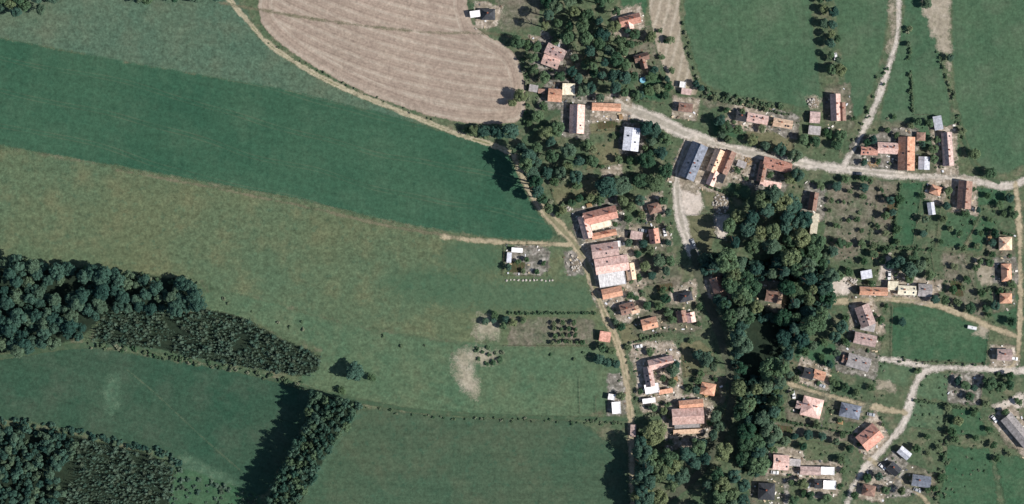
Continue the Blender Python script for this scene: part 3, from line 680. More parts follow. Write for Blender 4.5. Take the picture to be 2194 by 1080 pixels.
B('shed', 'small pinkish shed below the tiny white hut', None, 'shed', [(1470,197,22,13,8,2.4,.8,'shed','mauve')], 'shed', -1)
B('house', 'small brown cottage on the upper side of the main road', 'the small brown roadside cottage', 'house', [(1468,231,30,19,6,2.8,2.4,'gable','brown')], wall=1)
B('house', 'white and pink roofed cottage with shade built as dark wing above the main road', 'the pink roadside cottage', 'house',
  [(1622,255,46,20,11,3.0,2.4,'gable','pink'),(1588,250,24,20,11,2.8,1.8,'gable','dark')])  # dark second wing stands in for the shade left of the cottage
B('house', 'sand coloured cottage at the right end of the roadside row', 'the sand coloured cottage', 'house', [(1676,265,42,19,10,3.0,2.2,'gable','tan')], wall=1)
B('shed', 'grey shed left of the lane below the pasture corner', 'the grey shed', 'shed', [(1744,280,26,19,6,2.6,.8,'shed','grey')], 'shed', -1)
B('shed', 'small pale shed above the grey shed', None, 'shed', [(1745,252,22,24,4,2.6,1.2,'gable','mauve')], 'shed', 2)
B('house', 'house with pink roof beside the tree row below the pastures', 'the pink house by the tree row', 'house',
  [(1789,231,58,22,88,3.4,2.8,'gable','pink'),(1803,240,40,16,88,3.0,1.6,'gable','brown')])
B('farmhouse', 'orange roofed farm with a long upright wing and a cross wing above the main road', 'the orange-roofed farm', 'farm',
  [(1940,330,72,36,91,3.8,3.6,'gable','orange'),(1900,318,44,24,3,3.4,2.6,'gable','pink'),(1861,324,36,18,2,2.8,1.8,'gable','red')], wall=1)
B('barn', 'pale grey metal barn right of the orange-roofed farm', 'the pale grey barn', 'barn', [(1978,350,28,24,92,3.2,1.2,'gable','pale')], 'barn', 2)
B('shed', 'tiny square shed above the pale grey barn', None, 'shed', [(1972,293,19,18,2,2.4,1.2,'hip','brown')], 'shed', -1)
B('house', 'long narrow brown house left of the grass track at the top right', 'the long narrow brown house', 'house', [(2028,320,72,23,86,3.2,2.4,'gable','mauve')])
B('shed', 'grey tin shed above the long narrow brown house', None, 'shed', [(2008,264,30,18,80,2.6,.8,'shed','pale')], 'shed', -1)
B('house', 'long brown house just below the main road at the right', 'the long brown house', 'house', [(2065,418,60,30,94,3.4,3.0,'gable','brown')])
B('house', 'small orange hipped cottage below the main road, among trees', 'the small orange hipped cottage', 'house', [(2003,408,24,20,20,2.8,2.2,'hip','orange')], wall=1)
B('greenhouse_shed', 'whitish narrow hut in the garden below the small orange cottage', None, 'hut', [(1994,447,27,15,82,2.2,.9,'gable','pale')], 'shed', 0)
B('house', 'narrow dark house beside the garden lane right of the big tree mass', 'the narrow dark house', 'house', [(1741,432,40,19,99,3.2,2.4,'gable','brown')])
B('shed', 'cream topped long shed below the narrow dark house', None, 'shed', [(1744,480,46,15,98,2.6,.5,'shed','cream')], 'shed', 1)
B('house', 'long house with dark left slope and grey ridge at the road fork', 'the dark house at the fork', 'house', [(1484,346,80,36,113,3.8,3.6,'gable','slate')])
B('house', 'pinkish orange house, second building from the road fork', 'the pinkish orange house at the fork', 'house',
  [(1532,345,52,22,113,3.4,2.8,'gable','tan'),(1526,382,34,18,113,3.0,1.8,'gable','pink')], wall=1)
B('house', 'dark brown house, third building from the road fork', 'the third house from the fork', 'house', [(1556,348,52,24,113,3.4,2.6,'gable','brown')])
B('shed', 'small grey shed in the yard right of the third house from the road fork', None, 'shed', [(1588,352,20,14,20,2.4,.8,'shed','grey')], 'shed', -1)
B('shed', 'small dark shed behind the third house from the road fork', None, 'shed', [(1541,381,22,18,22,2.5,1.0,'gable','dark')], 'shed', -1)
B('farmhouse', 'red roofed angular farmhouse on the lower side of the main road', 'the red-roofed angular farmhouse', 'farm',
  [(1664,354,62,24,14,3.6,3.0,'gable','red'),(1632,368,44,18,102,3.2,2.4,'gable','brown'),(1650,395,46,13,10,2.6,.8,'shed','pink')], wall=0)
B('hall', 'pale bluish metal hall standing below the upper main road', 'the pale metal hall', 'hall', [(1352,299,50,34,96,4.6,1.2,'gable','pale')], 'barn', 2)
B('farmhouse', 'big courtyard farm with red top wing and whitish yard wings', 'the big courtyard farm', 'farm',
  [(1286,462,72,28,-14,4.0,3.4,'gable','red'),(1254,487,50,22,74,3.6,2.4,'gable','pink'),(1294,502,54,14,-12,2.8,1.4,'gable','orange'),(1288,481,46,18,-14,3.0,.3,'flat','cream')])
B('farmhouse', 'mauve roofed farm wing below the big courtyard farm', 'the mauve farm wing', 'farm', [(1296,536,58,30,-8,3.6,2.8,'gable','mauve'),(1322,523,16,14,-8,3.0,.3,'flat','white')])
B('barn', 'wide pink roofed barn with white concrete roof and orange end', 'the wide pink and white barn', 'barn',
  [(1310,567,72,34,-9,4.2,3.0,'gable','pink'),(1311,598,58,30,-9,4.0,.3,'flat','white'),(1311,627,44,22,-12,3.2,2.2,'gable','orange'),(1351,582,36,20,80,3.0,1.8,'gable','tan')], 'barn', 0)
B('shed', 'red roofed shed on its own left of the village lane', 'the lone red shed', 'shed', [(1296,721,24,22,8,2.8,1.0,'shed','red')], 'shed', -1)
B('house', 'brown roofed house with sandy porch right of the village lane', 'the brown house with sandy porch', 'house', [(1344,661,32,24,-16,3.0,2.4,'gable','brown'),(1360,664,18,16,-16,2.6,1.2,'gable','tan')])
B('house', 'small orange brown house below the brown house with sandy porch', 'the small orange brown house', 'house', [(1391,693,34,24,-14,3.0,2.4,'gable','orange')], wall=1)
B('house', 'small grey cottage in the trees above the cluttered yard', 'the small grey cottage', 'house', [(1402,446,28,22,-16,2.8,2.2,'hip','brown')], wall=0)
B('house', 'dark red house in the cluttered yard left of the village road', 'the dark red house', 'house', [(1401,506,32,22,82,3.2,2.6,'gable','red')])
B('shed', 'pale pink shed left of the dark red house', None, 'shed', [(1363,505,26,18,10,2.6,.8,'shed','mauve')], 'shed', -1)
B('house', 'dark brown house on the right side of the sunken lane', 'the dark house by the sunken lane', 'house', [(1537,610,34,28,72,3.4,2.8,'gable','brown')], wall=1)
B('house', 'little dark house left of the sunken lane', 'the little dark house', 'house', [(1468,636,30,20,-12,2.9,2.2,'hip','dark')], wall=1)
B('house', 'brown house with pink side left of the sunken lane', 'the brown house with pink side', 'house', [(1460,678,26,22,80,3.0,2.4,'gable','brown'),(1479,680,22,20,80,2.8,1.6,'gable','pink')])
B('house', 'lone house in a clearing of the wooded valley', 'the lone valley house', 'house', [(1652,635,26,24,10,3.2,2.4,'gable','brown'),(1669,638,26,11,100,2.6,.6,'shed','tan')], wall=1)
B('house', 'long orange roofed house at the top of the hamlet below the weedy plot', 'the long orange house', 'house', [(1870,624,60,18,2,3.2,2.6,'gable','orange')], wall=1)
B('house', 'pale grey house right of the long orange house', 'the pale grey house', 'house', [(1912,612,24,20,4,3.0,.4,'flat','cream'),(1942,622,40,20,3,3.2,1.6,'gable','cream')])
B('house', 'grey and white roofed house at the right end of the cream houses', 'the grey and white house', 'house', [(1980,622,30,26,4,3.2,2.2,'gable','grey')])
B('shed', 'little grey workshop above the left end of the long orange house', None, 'shed', [(1855,588,24,18,-10,2.6,.8,'shed','pale')], 'shed', -1)
B('house', 'sand coloured house at the right edge, uppermost of three', 'the uppermost sand coloured house', 'house', [(2152,522,28,28,0,3.2,2.6,'hip','tan')], wall=1)
B('house', 'orange brown house at the right edge, middle of three', 'the middle orange brown house', 'house', [(2154,584,38,22,88,3.0,2.4,'hip','orange')], wall=1)
B('house', 'small brown orange house at the right edge, lowest of three', 'the lowest brown orange house', 'house', [(2153,639,26,22,0,3.0,2.2,'hip','orange')], wall=1)
B('house', 'greyish pink house below the lane in the cluttered plot', 'the greyish pink house', 'house', [(1852,676,46,32,70,3.4,2.6,'gable','mauve'),(1858,700,30,18,10,2.8,1.0,'shed','grey')])
B('house', 'mauve terrace house below the greyish pink house', 'the mauve terrace house', 'house', [(1852,727,48,24,12,3.2,2.4,'gable','mauve')])
B('house', 'grey and brown cottage at the bottom of the cluttered plot', 'the grey and brown cottage', 'house', [(1838,776,50,28,16,3.2,2.4,'gable','grey'),(1812,770,18,16,16,2.6,1.2,'gable','brown')])
B('house', 'brown cottage with orange end above the lower hamlet lane', 'the brown cottage with orange end', 'house', [(1731,800,24,22,18,3.0,2.4,'gable','dark'),(1754,803,26,20,18,3.0,2.0,'gable','orange')], wall=1)
B('house', 'large pink patterned roof house in the lower hamlet', 'the patterned pink house', 'house', [(1738,872,44,42,14,3.6,2.8,'hip','pink'),(1714,868,20,16,14,2.8,1.2,'gable','mauve')])
B('house', 'blue grey roofed house right of the patterned pink house', 'the blue grey house', 'house', [(1820,880,44,30,12,3.4,2.4,'hip','slate')])
B('house', 'turned house with brown tiled roof at the bend of the pale lane', 'the turned brown house', 'house', [(1862,936,48,40,-40,3.6,3.2,'gable','red')], wall=1)
B('house', 'pink house with white side near the bottom, left of the long grey building', 'the pink house near the bottom', 'house', [(1672,990,34,32,4,3.4,2.6,'gable','pink'),(1700,990,28,16,4,2.8,1.0,'shed','grey')])
B('outbuilding', 'long grey and white outbuilding near the bottom right of centre', 'the long grey outbuilding', 'outbuilding', [(1735,1008,44,18,2,2.8,1.4,'gable','mauve'),(1772,1008,30,18,2,2.8,.3,'flat','white')], 'barn', 2)
B('house', 'square dark slate house at the bottom edge', 'the square dark slate house', 'house', [(1641,1052,36,36,2,3.6,2.6,'hip','dark')])
B('house', 'small white house below the long grey outbuilding', 'the small white house', 'house', [(1776,1038,28,20,2,2.8,.4,'flat','white'),(1752,1037,16,18,2,2.6,1.2,'gable','dark')])
B('house', 'small brown house right of the lane at the bottom', 'the small brown house at the bottom', 'house', [(1860,1050,28,24,10,3.0,2.2,'hip','brown')], wall=1)
B('shed', 'pale diamond-set shed right of the turned brown house', None, 'shed', [(1936,970,28,18,40,2.8,1.4,'gable','pale')], 'shed', 2)
B('house', 'dark diamond-set cottage below the pale diamond-set shed', 'the dark diamond-set cottage', 'house', [(1914,1004,26,22,42,3.0,2.2,'gable','dark')])
B('house', 'dark slate house at the bottom right of the hamlet', 'the dark slate house', 'house', [(1972,1030,40,24,8,3.2,2.4,'gable','slate')])
B('house', 'pinkish grey small house above the right-hand lane', 'the pinkish grey small house', 'house', [(2150,760,32,24,2,3.0,2.2,'gable','mauve')])
B('barn', 'long grey roofed barn slanting across the right edge', 'the long slanting grey barn', 'barn', [(2178,922,80,28,50,3.6,1.6,'gable','grey')], 'barn', 2)
B('farmhouse', 'lower courtyard farm with pink top wing and white lean-to beside the lane', 'the lower courtyard farm', 'farm',
  [(1415,777,54,22,-12,3.8,3.0,'gable','pink'),(1390,806,44,20,80,3.4,2.2,'gable','mauve'),(1396,832,32,22,-10,3.0,.4,'flat','white'),(1426,838,30,10,-10,2.6,.6,'shed','orange')])
B('shed', 'narrow white roofed shed below the lower courtyard farm', None, 'shed', [(1390,858,28,11,-8,2.4,.4,'shed','white')], 'shed', 0)
B('shed', 'white roofed shed between the lane and the meadow', 'the white shed by the lane', 'shed', [(1320,873,20,27,-4,3.0,.4,'flat','white')], 'shed', 0)
B('shed', 'smaller white shed above the white roofed shed by the lane', None, 'shed', [(1310,850,16,14,10,2.6,.3,'flat','white')], 'shed', 0)
B('barn', 'large pink roofed barn with orange wing at the bottom centre', 'the large pink barn at the bottom', 'barn',
  [(1473,891,68,34,-3,4.0,3.2,'gable','pink'),(1480,865,52,18,-5,3.2,2.0,'gable','orange'),(1474,924,64,10,-3,2.6,.6,'shed','tan'),(1472,911,56,12,-3,2.6,.2,'flat','grey')], 'barn', 1)
B('house', 'small orange cottage above the large pink barn', 'the small orange cottage', 'house', [(1516,833,32,26,10,3.0,2.2,'hip','orange')], wall=1)
B('shed', 'tiny pale hut beside the dirt lane at the bottom', None, 'shed', [(1356,922,12,26,2,2.4,.6,'shed','mauve')], 'shed', -1)
B('shed', 'brown shed in the trees on the left of the orange house with cream annex', None, 'shed', [(1160,196,14,10,5,2.3,.5,'shed','brown')], 'shed', -1)
B('shed', 'grey shed standing in the fenced allotment', None, 'shed', [(1108,536,24,10,4,2.3,.5,'shed','white')], 'shed', -1)
B('shed', 'low pale hut at the left fence of the allotment', None, 'shed', [(1091,552,10,22,4,2.0,.4,'shed','pale')], 'shed', -1)

# ---------------------------------------------------------------- trees
def leaf_quads(C, N, size, gen, aspect=0.75):
    """quads centred at C with normals N"""
    n = len(C); N = N / np.linalg.norm(N, axis=1, keepdims=True)
    ref = gen.normal(size=(n, 3)); U = np.cross(N, ref); U /= np.linalg.norm(U, axis=1, keepdims=True) + 1e-9; V = np.cross(N, U)
    s = size * gen.uniform(0.7, 1.3, (n, 1)); U = U * s; V = V * s * aspect
    P = np.stack([C - U - V, C + U - V * 0.6, C + U * 0.8 + V, C - U * 0.7 + V * 0.9], 1).reshape(-1, 3)
    return P, np.arange(4 * n).reshape(-1, 4)

def broadleaf_crown(seed, clumps=34, per=30, rx=1.0, rz=0.8, leaf=0.075, clump_r=(0.2, 0.44)):
    """unit crown: radius about 1, centre at height 0"""
    g = np.random.default_rng(seed); Cs = []; Ns = []
    lob = g.normal(size=(5, 3)); lob /= np.linalg.norm(lob, axis=1, keepdims=True); la = g.uniform(-0.42, 0.34, 5)
    for k in range(clumps):
        d = g.normal(size=3); d[2] = abs(d[2]) * 0.9 - 0.25 if k % 4 else d[2]; d /= np.linalg.norm(d)
        rad = g.uniform(0.5, 0.86) * (1 + (la * np.maximum(lob @ d, 0) ** 2).sum())
        c = d * np.array([rx, rx, rz]) * rad; cr = g.uniform(*clump_r)
        m = int(per * g.uniform(0.75, 1.25) * (cr / 0.33) ** 1.6)
        n = g.normal(size=(m, 3)); n[:, 2] = np.where(n[:, 2] < -0.3, -n[:, 2], n[:, 2]); n /= np.linalg.norm(n, axis=1, keepdims=True)
        Cs.append(c + n * cr * g.uniform(0.72, 1.05, (m, 1)) * np.array([1, 1, 0.8])); Ns.append(n * 0.9 + g.normal(size=(m, 3)) * 0.35 + np.array([0, 0, 0.8]))
    return leaf_quads(np.concatenate(Cs), np.concatenate(Ns), leaf, g)

def conifer_crown(seed, whorls=13, arms=8, leaf=0.13):
    """unit spruce: height 1 (z 0..1), base radius about 0.2"""
    g = np.random.default_rng(seed); Cs = []; Ns = []
    for w in range(whorls):
        t = w / (whorls - 1); z = 0.12 + 0.86 * t; R_ = (0.215 * (1 - t) ** 0.85 + 0.008) * g.uniform(0.9, 1.1)
        na = max(3, int(arms * (1 - 0.55 * t)))
        for a in range(na):
            th = 2 * math.pi * (a + g.uniform(-.3, .3)) / na + w * 1.3; rr = R_ * g.uniform(0.75, 1.15)
            k = max(2, int(4 * rr / 0.2) + 1)
            for q in range(k):
                f = (q + 0.6) / k
                Cs.append([math.cos(th) * rr * f, math.sin(th) * rr * f, z - 0.05 * f * (1 - t) + g.normal() * .004])
                Ns.append([math.cos(th) * .5 + g.normal() * .25, math.sin(th) * .5 + g.normal() * .25, 1.0])
    P, F = leaf_quads(np.array(Cs), np.array(Ns), 0.034, g)
    return P, F

def trunk_mesh(name, seed, h=1.0, r=0.05, limbs=5, spread=0.5):
    g = random.Random(seed); m = MB(); p = Vector((0, 0, -0.02)); rr = r
    for i in range(4):
        q = Vector((g.uniform(-.02, .02) * (i + 1), g.uniform(-.02, .02) * (i + 1), h * (i + 1) / 4)); m.tube(p, q, rr, rr * .78, 6); 
        if i >= 1:
            for k in range(limbs // 3 + 1):
                th = g.uniform(0, 6.28); L = spread * g.uniform(.5, .9); e = q + Vector((math.cos(th) * L, math.sin(th) * L, L * .6)); m.tube(q, e, rr * .45, rr * .14, 5)
        p = q; rr *= .78
    return pmesh(name, m.v, m.f)

M_bark = plain_mat('bark', (92, 78, 64), (70, 60, 50), 3.0)
L_broad = leaf_mat('foliage_broadleaf', (52, 86, 66), (104, 128, 96), (124, 134, 98), .32)
L_dark = leaf_mat('foliage_dark', (50, 82, 74), (78, 108, 94), (98, 118, 94), .3)
L_young = leaf_mat('foliage_plantation', (62, 88, 76), (92, 112, 96), (78, 90, 74), trans=0.15)
L_fruit = leaf_mat('foliage_fruit', (64, 94, 66), (96, 118, 86), (124, 134, 104), .3)
L_bush = leaf_mat('foliage_bush', (68, 98, 72), (104, 122, 94), (142, 146, 124), .3)
L_spruce = L_young
L_belt = leaf_mat('foliage_belt', (58, 92, 80), (90, 118, 102), (98, 120, 92), .3)

def crown_set(prefix, n, mat, fn):
    out = []
    for i in range(n):
        P, F = fn(i); me = np_mesh(prefix, P, F); me.materials.append(mat); out.append(me)
    return out
CR_broad = crown_set('crown', 7, L_broad, lambda i: broadleaf_crown(100 + i, 26 + 4 * i, 58))
CR_dark = crown_set('crown', 6, L_dark, lambda i: broadleaf_crown(200 + i, 28 + 3 * i, 58, rz=1.0))
CR_fruit = crown_set('crown', 4, L_fruit, lambda i: broadleaf_crown(300 + i, 16, 40, rz=0.75, leaf=0.1, clump_r=(.26, .5)))
CR_spruce = crown_set('crown', 5, L_spruce, lambda i: conifer_crown(400 + i))
CR_bush = crown_set('shrub', 5, L_bush, lambda i: broadleaf_crown(500 + i, 9, 22, rz=0.7, leaf=0.16, clump_r=(.35, .6)))
TR_broad = [trunk_mesh('trunk', 10 + i) for i in range(3)]
TR_spruce = [trunk_mesh('trunk', 30 + i, 1.0, .016, 0, .05) for i in range(2)]
for t in TR_broad + TR_spruce: t.materials.append(M_bark)

TREES = []                                     # (x, y, r, label-kind) for spacing and labels
tr = random.Random(21)
NAMEK = {'broad': 'broadleaf_tree', 'dark': 'broadleaf_tree', 'fruit': 'fruit_tree', 'spruce': 'spruce_tree'}

def tree(x, y, r, kind, height=None, label=None, group=None):
    """r: crown radius in metres"""
    root = bpy.data.objects.new('garden_tree' if (label is None and r < 2.6 and kind in ('broad', 'dark')) else NAMEK[kind], None); COL.objects.link(root); root.location = (x, y, 0); root.empty_display_size = .5
    rz = tr.uniform(0, 6.28)
    if kind == 'spruce':
        h = height or r * 4.6
        link('crown', tr.choice(CR_spruce), None, root, (0, 0, 0), rz, (r * 4.8, r * 4.8, h))
        link('trunk', tr.choice(TR_spruce), None, root, (0, 0, 0), rz, (h, h, h * .97))
    else:
        me = tr.choice({'broad': CR_broad, 'dark': CR_dark, 'fruit': CR_fruit}[kind])
        h = height or r * (2.1 if kind != 'fruit' else 1.9)            # total height
        rz_ = .8 if kind == 'broad' else (1.0 if kind == 'dark' else .75)
        half = min(h * .42, r * 1.25)
        link('crown', me, None, root, (0, 0, h - half), rz, (r, r * tr.uniform(.88, 1.1), half / rz_))
        th = h - half * .7
        link('trunk', tr.choice(TR_broad), None, root, (0, 0, 0), rz, (th * .75, th * .75, th))
    root['category'] = 'tree'
    if label: root['label'] = label
    if group: root['group'] = group
    TREES.append([x, y, r, kind, root, label is not None])
    return root

def shrub(x, y, r, label=None, group=None, hgt=None):
    o = link('shrub', tr.choice(CR_bush), None, None, (x, y, r * .45), tr.uniform(0, 6.28), (r, r * tr.uniform(.8, 1.15), (hgt or r * 1.0)))
    o['category'] = 'shrub'
    if label: o['label'] = label
    if group: o['group'] = group
    TREES.append([x, y, r, 'shrub', o, label is not None])
    return o

def on_roof(x, y, pad):
    for (X, Y, hl, hw, rz) in RECTS:
        dx, dy = x - X, y - Y
        if abs(dx) + abs(dy) > 60: continue
        c, s = math.cos(-rz), math.sin(-rz); lx = dx * c - dy * s; ly = dx * s + dy * c
        if abs(lx) < hl + pad and abs(ly) < hw + pad: return True
    return False
def road_mask(P, pad):
    m = np.zeros(len(P), bool)
    for ln, wd in ROADS:
        sel = (P[:, 0] > ln[:, 0].min() - 6) & (P[:, 0] < ln[:, 0].max() + 6) & (P[:, 1] > ln[:, 1].min() - 6) & (P[:, 1] < ln[:, 1].max() + 6)
        if not sel.any(): continue
        Q = P[sel]; h = np.zeros(len(Q), bool)
        for i in range(len(ln) - 1): h |= seg_dist(Q, ln[i], ln[i + 1]) < wd[i] + pad
        m[sel] |= h
    return m
def roof_mask(P, pad):
    m = np.zeros(len(P), bool)
    for (X, Y, hl, hw, rz) in RECTS:
        dx = P[:, 0] - X; dy = P[:, 1] - Y; c, s = math.cos(-rz), math.sin(-rz)
        m |= (np.abs(dx * c - dy * s) < hl + pad) & (np.abs(dx * s + dy * c) < hw + pad)
    return m
def scatter(pts, spacing, seed, edge=0.0, roof=1.0, roadpad=0.6, avoid=True, frame=True):
    poly = np.array([W(*p) for p in pts]); g = random.Random(seed)
    lo = poly.min(0); hi = poly.max(0); n = int((hi[0] - lo[0]) * (hi[1] - lo[1]) / spacing ** 2 * 7)
    cand = np.array([[g.uniform(lo[0], hi[0]), g.uniform(lo[1], hi[1])] for _ in range(n)])
    ok = poly_sd(cand, poly) > edge; out = []; cell = {}
    if avoid: ok &= ~(road_mask(cand, roadpad) | roof_mask(cand, roof))
    for x, y in cand[ok]:
        if frame and (abs(x) > 284 or abs(y) > 141): continue
        k = (int(x // spacing), int(y // spacing)); bad = False
        for i in (-1, 0, 1):
            for j in (-1, 0, 1):
                for (qx, qy) in cell.get((k[0] + i, k[1] + j), ()):
                    if (qx - x) ** 2 + (qy - y) ** 2 < spacing ** 2: bad = True
        if bad: continue
        cell.setdefault(k, []).append((x, y)); out.append((x, y))
    return out

# --- the woods
for i, (x, y) in enumerate(scatter(VAL, 5.6, 3, .5)):
    px, py = x / S + 1097, 540 - y / S
    if (px - 1652) ** 2 + (py - 636) ** 2 < 36 ** 2: continue
    if poly_sd(np.array([[x, y]]), np.array([W(*p) for p in [(1610,690),(1682,692),(1650,778),(1585,815),(1600,740)]]))[0] > -1: continue
    tree(x, y, tr.uniform(2.6, 5.8), 'broad' if tr.random() < .5 else 'dark', tr.uniform(9, 20), 'tall broadleaf tree in the wooded valley right of the sunken lane', 'trees of the wooded valley')
for nm, pts, sp, lo, hi, hh, lb, gp, sd_ in [
  ('bank', [(1500,560),(1545,552),(1596,565),(1594,690),(1578,735),(1560,700),(1536,650),(1514,600)], 4.8, 2.6, 4.6, (9, 15), 'broadleaf tree on the bank between the sunken lane and the valley hollow', 'trees of the lane bank', 14),
  ('bank2', [(1576,850),(1604,870),(1604,950),(1590,1000),(1572,985),(1585,930)], 4.8, 2.6, 4.4, (9, 14), 'broadleaf tree beside the lower sunken lane, left of the valley wood', 'trees beside the lower sunken lane', 15),
  ('stream', [(1168,-40),(1312,-40),(1334,60),(1330,120),(1362,212),(1342,224),(1292,178),(1245,108),(1200,72),(1158,56)], 5.7, 2.0, 4.5, (9, 17), 'broadleaf tree in the stream wood at the top, above the main road', 'trees of the stream wood', 4),
  ('copse', [(1150,296),(1218,306),(1258,338),(1245,378),(1200,395),(1172,392),(1148,352)], 6.3, 2.6, 4.2, (11, 16), 'broadleaf tree in the copse right of the dirt lane, above the tan dry plot', 'trees of the copse', 5),
  ('lane', [(1103,336),(1124,340),(1160,430),(1146,440),(1120,400)], 4.6, 2.6, 3.6, (13, 17), 'tall tree beside the dirt lane where it meets the dark green strip', 'trees along the upper dirt lane', 6),
  ('mass', [(1568,452),(1610,440),(1640,402),(1672,425),(1740,440),(1733,512),(1700,540),(1640,552),(1585,545),(1545,520)], 6.0, 3.2, 5.4, (12, 19), 'tall tree in the big tree mass below the red-roofed farmhouse', 'trees of the big tree mass', 7),
  ('bottom', [(1368,962),(1436,978),(1520,945),(1552,960),(1508,1005),(1440,1075),(1400,1150),(1360,1150),(1364,1010)], 5.8, 3.2, 5.0, (12, 18), 'tall tree of the wood at the bottom, left of the sunken lane', 'trees of the bottom wood', 8),
  ('bottom2', [(1530,1000),(1585,1015),(1604,1080),(1600,1150),(1460,1150),(1500,1050)], 5.8, 3.0, 4.8, (12, 16), 'tall tree of the wood at the bottom edge, right of the sunken lane', 'trees right of the sunken lane at the bottom', 9),
  ('row', [(1748,-40),(1782,-40),(1790,60),(1800,150),(1780,160),(1766,70)], 4.2, 1.8, 3.0, (6, 10), 'tree of the row between the two upper pastures', 'trees of the row between the pastures', 10),
  ('corner', [(-60,-60),(130,-60),(112,10),(92,24),(0,32),(-60,40)], 4.8, 2.6, 3.8, (9, 13), 'tree in the top left corner', 'trees in the top left corner', 11),
  ('topedge', [(290,-50),(480,-50),(486,6),(420,2),(360,-4),(300,4)], 4.4, 2.0, 3.0, (8, 11), 'tree at the top edge above the grey-green meadow', 'trees at the top edge', 12),
]:
    for (x, y) in scatter(pts, sp, sd_, 0.0, 1.2, .8):
        if nm == 'bank' and (x - W(1541, 611)[0]) ** 2 + (y - W(1541, 611)[1]) ** 2 < 81: continue
        tree(x, y, tr.uniform(lo, hi), 'broad' if tr.random() < .55 else 'dark', tr.uniform(*hh), lb, gp)

# --- woods that read as one mass: one object each
def gaps(pts, amount, f=.13):
    return [p for p in pts if mnoise.noise((p[0] * f, p[1] * f, 3.7)) > -0.55 + amount * tr.uniform(0, 1.3) - .1]
def mass(name, pts_list, templates, mat, label, cat, rfun):
    Ps = []; Fs = []; Ts = []; n0 = 0; g = np.random.default_rng(len(pts_list))
    for (x, y) in pts_list:
        P, F = templates[g.integers(len(templates))]; a = g.uniform(0, 6.28); sx, sz, z0 = rfun(g)
        c, s = math.cos(a), math.sin(a); Q = P.copy()
        Q[:, 0] = (P[:, 0] * c - P[:, 1] * s) * sx + x; Q[:, 1] = (P[:, 0] * s + P[:, 1] * c) * sx + y; Q[:, 2] = P[:, 2] * sz + z0
        Ps.append(Q); Fs.append(F + n0); n0 += len(Q); Ts.append(np.full(len(Q), g.random(), np.float32))
    me = np_mesh(name, np.concatenate(Ps), np.concatenate(Fs)); me.materials.append(mat)
    at = me.attributes.new('tone', 'FLOAT', 'POINT'); at.data.foreach_set('value', np.concatenate(Ts))
    return tag(link(name, me), label, cat, kind='stuff')
T_big = [broadleaf_crown(740 + i, 26 + 2 * i, 50, rz=1.0, leaf=.08) for i in range(6)]
T_con = [conifer_crown(600 + i, 9, 6) for i in range(4)] + [broadleaf_crown(760 + i, 8, 12, rx=.2, rz=.4, leaf=.045, clump_r=(.06, .12)) for i in range(2)]
for q_ in T_con[4:]: q_[0][:, 2] += .45
T_brd = [broadleaf_crown(700 + i, 14, 34, leaf=.11, clump_r=(.26, .5)) for i in range(4)]
T_scr = [broadleaf_crown(720 + i, 6, 14, leaf=.2, clump_r=(.4, .6)) for i in range(3)]
mass('young_plantation', gaps(scatter(W2, 1.35, 31, .2, avoid=False), .3), T_con, L_young, 'strip of closely planted young spruces below the dark wood', 'plantation',
     lambda g: ((lambda r, h: (r * 4.8, h, 0))(.5 + 1.1 * g.random() ** 1.8, g.uniform(3.0, 8.5))))
mass('dark_wood', gaps(scatter(W1, 4.2, 1, .6, avoid=False), .35, .09), T_big, L_dark, 'dense dark wood at the left edge, above the mown meadow', 'wood',
     lambda g: ((lambda r: (r, r * 1.35, r * g.uniform(1.3, 3.0)))(g.uniform(1.9, 4.4))))
mass('tree_belt', scatter(W4, 2.7, 2, -.4, avoid=False), T_big, L_belt, 'narrow belt of tall trees throwing a long shadow over the mown meadow', 'wood',
     lambda g: ((lambda r, h: (r, h * .36, h * .6))(g.uniform(1.9, 2.9), g.uniform(19, 21.5))))
W3a = [(175,940),(374,990),(360,1080),(350,1180),(100,1180),(140,1070)]
mass('young_plantation', gaps(scatter(W3a, 1.4, 32, .3, avoid=False), .2), T_con, L_young, 'square of closely planted young spruces in the bottom left corner', 'plantation',
     lambda g: ((lambda r, h: (r * 4.8, h, 0))(.55 + 1.1 * g.random() ** 1.8, g.uniform(4, 9))))
W3b = [(-300,895),(0,916),(95,920),(172,940),(138,1070),(98,1180),(-300,1180)]
mass('mixed_wood', gaps(scatter(W3b, 2.7, 33, .3, avoid=False), .25), T_brd, L_dark, 'mixed dark wood in the bottom left corner', 'wood',
     lambda g: ((lambda r: (r, r * 1.6, r * g.uniform(1.8, 3.4)))(g.uniform(1.3, 2.6))))
mass('scrub', gaps(scatter([(384,1004),(470,1036),(560,1070),(575,1180),(352,1180),(366,1020)], 2.2, 34, 0, avoid=False), .75), T_scr, L_young, 'dense scrub band at the bottom left, right of the planted square', 'scrub',
     lambda g: ((lambda r: (r, r * 1.0, r * .6))(g.uniform(.6, 1.5))))
mass('valley_thicket', [p for p in scatter(VAL, 2.6, 35, .3) if (p[0] - W(1652, 636)[0]) ** 2 + (p[1] - W(1652, 636)[1]) ** 2 > 90 and poly_sd(np.array([p]), np.array([W(*q) for q in [(1610,690),(1682,692),(1650,778),(1585,815),(1600,740)]]))[0] < -1], T_brd, L_dark, 'dense thicket under the tall trees of the wooded valley', 'thicket',
     lambda g: ((lambda r: (r, r * 1.3, r * 1.6))(g.uniform(1.2, 2.2))))
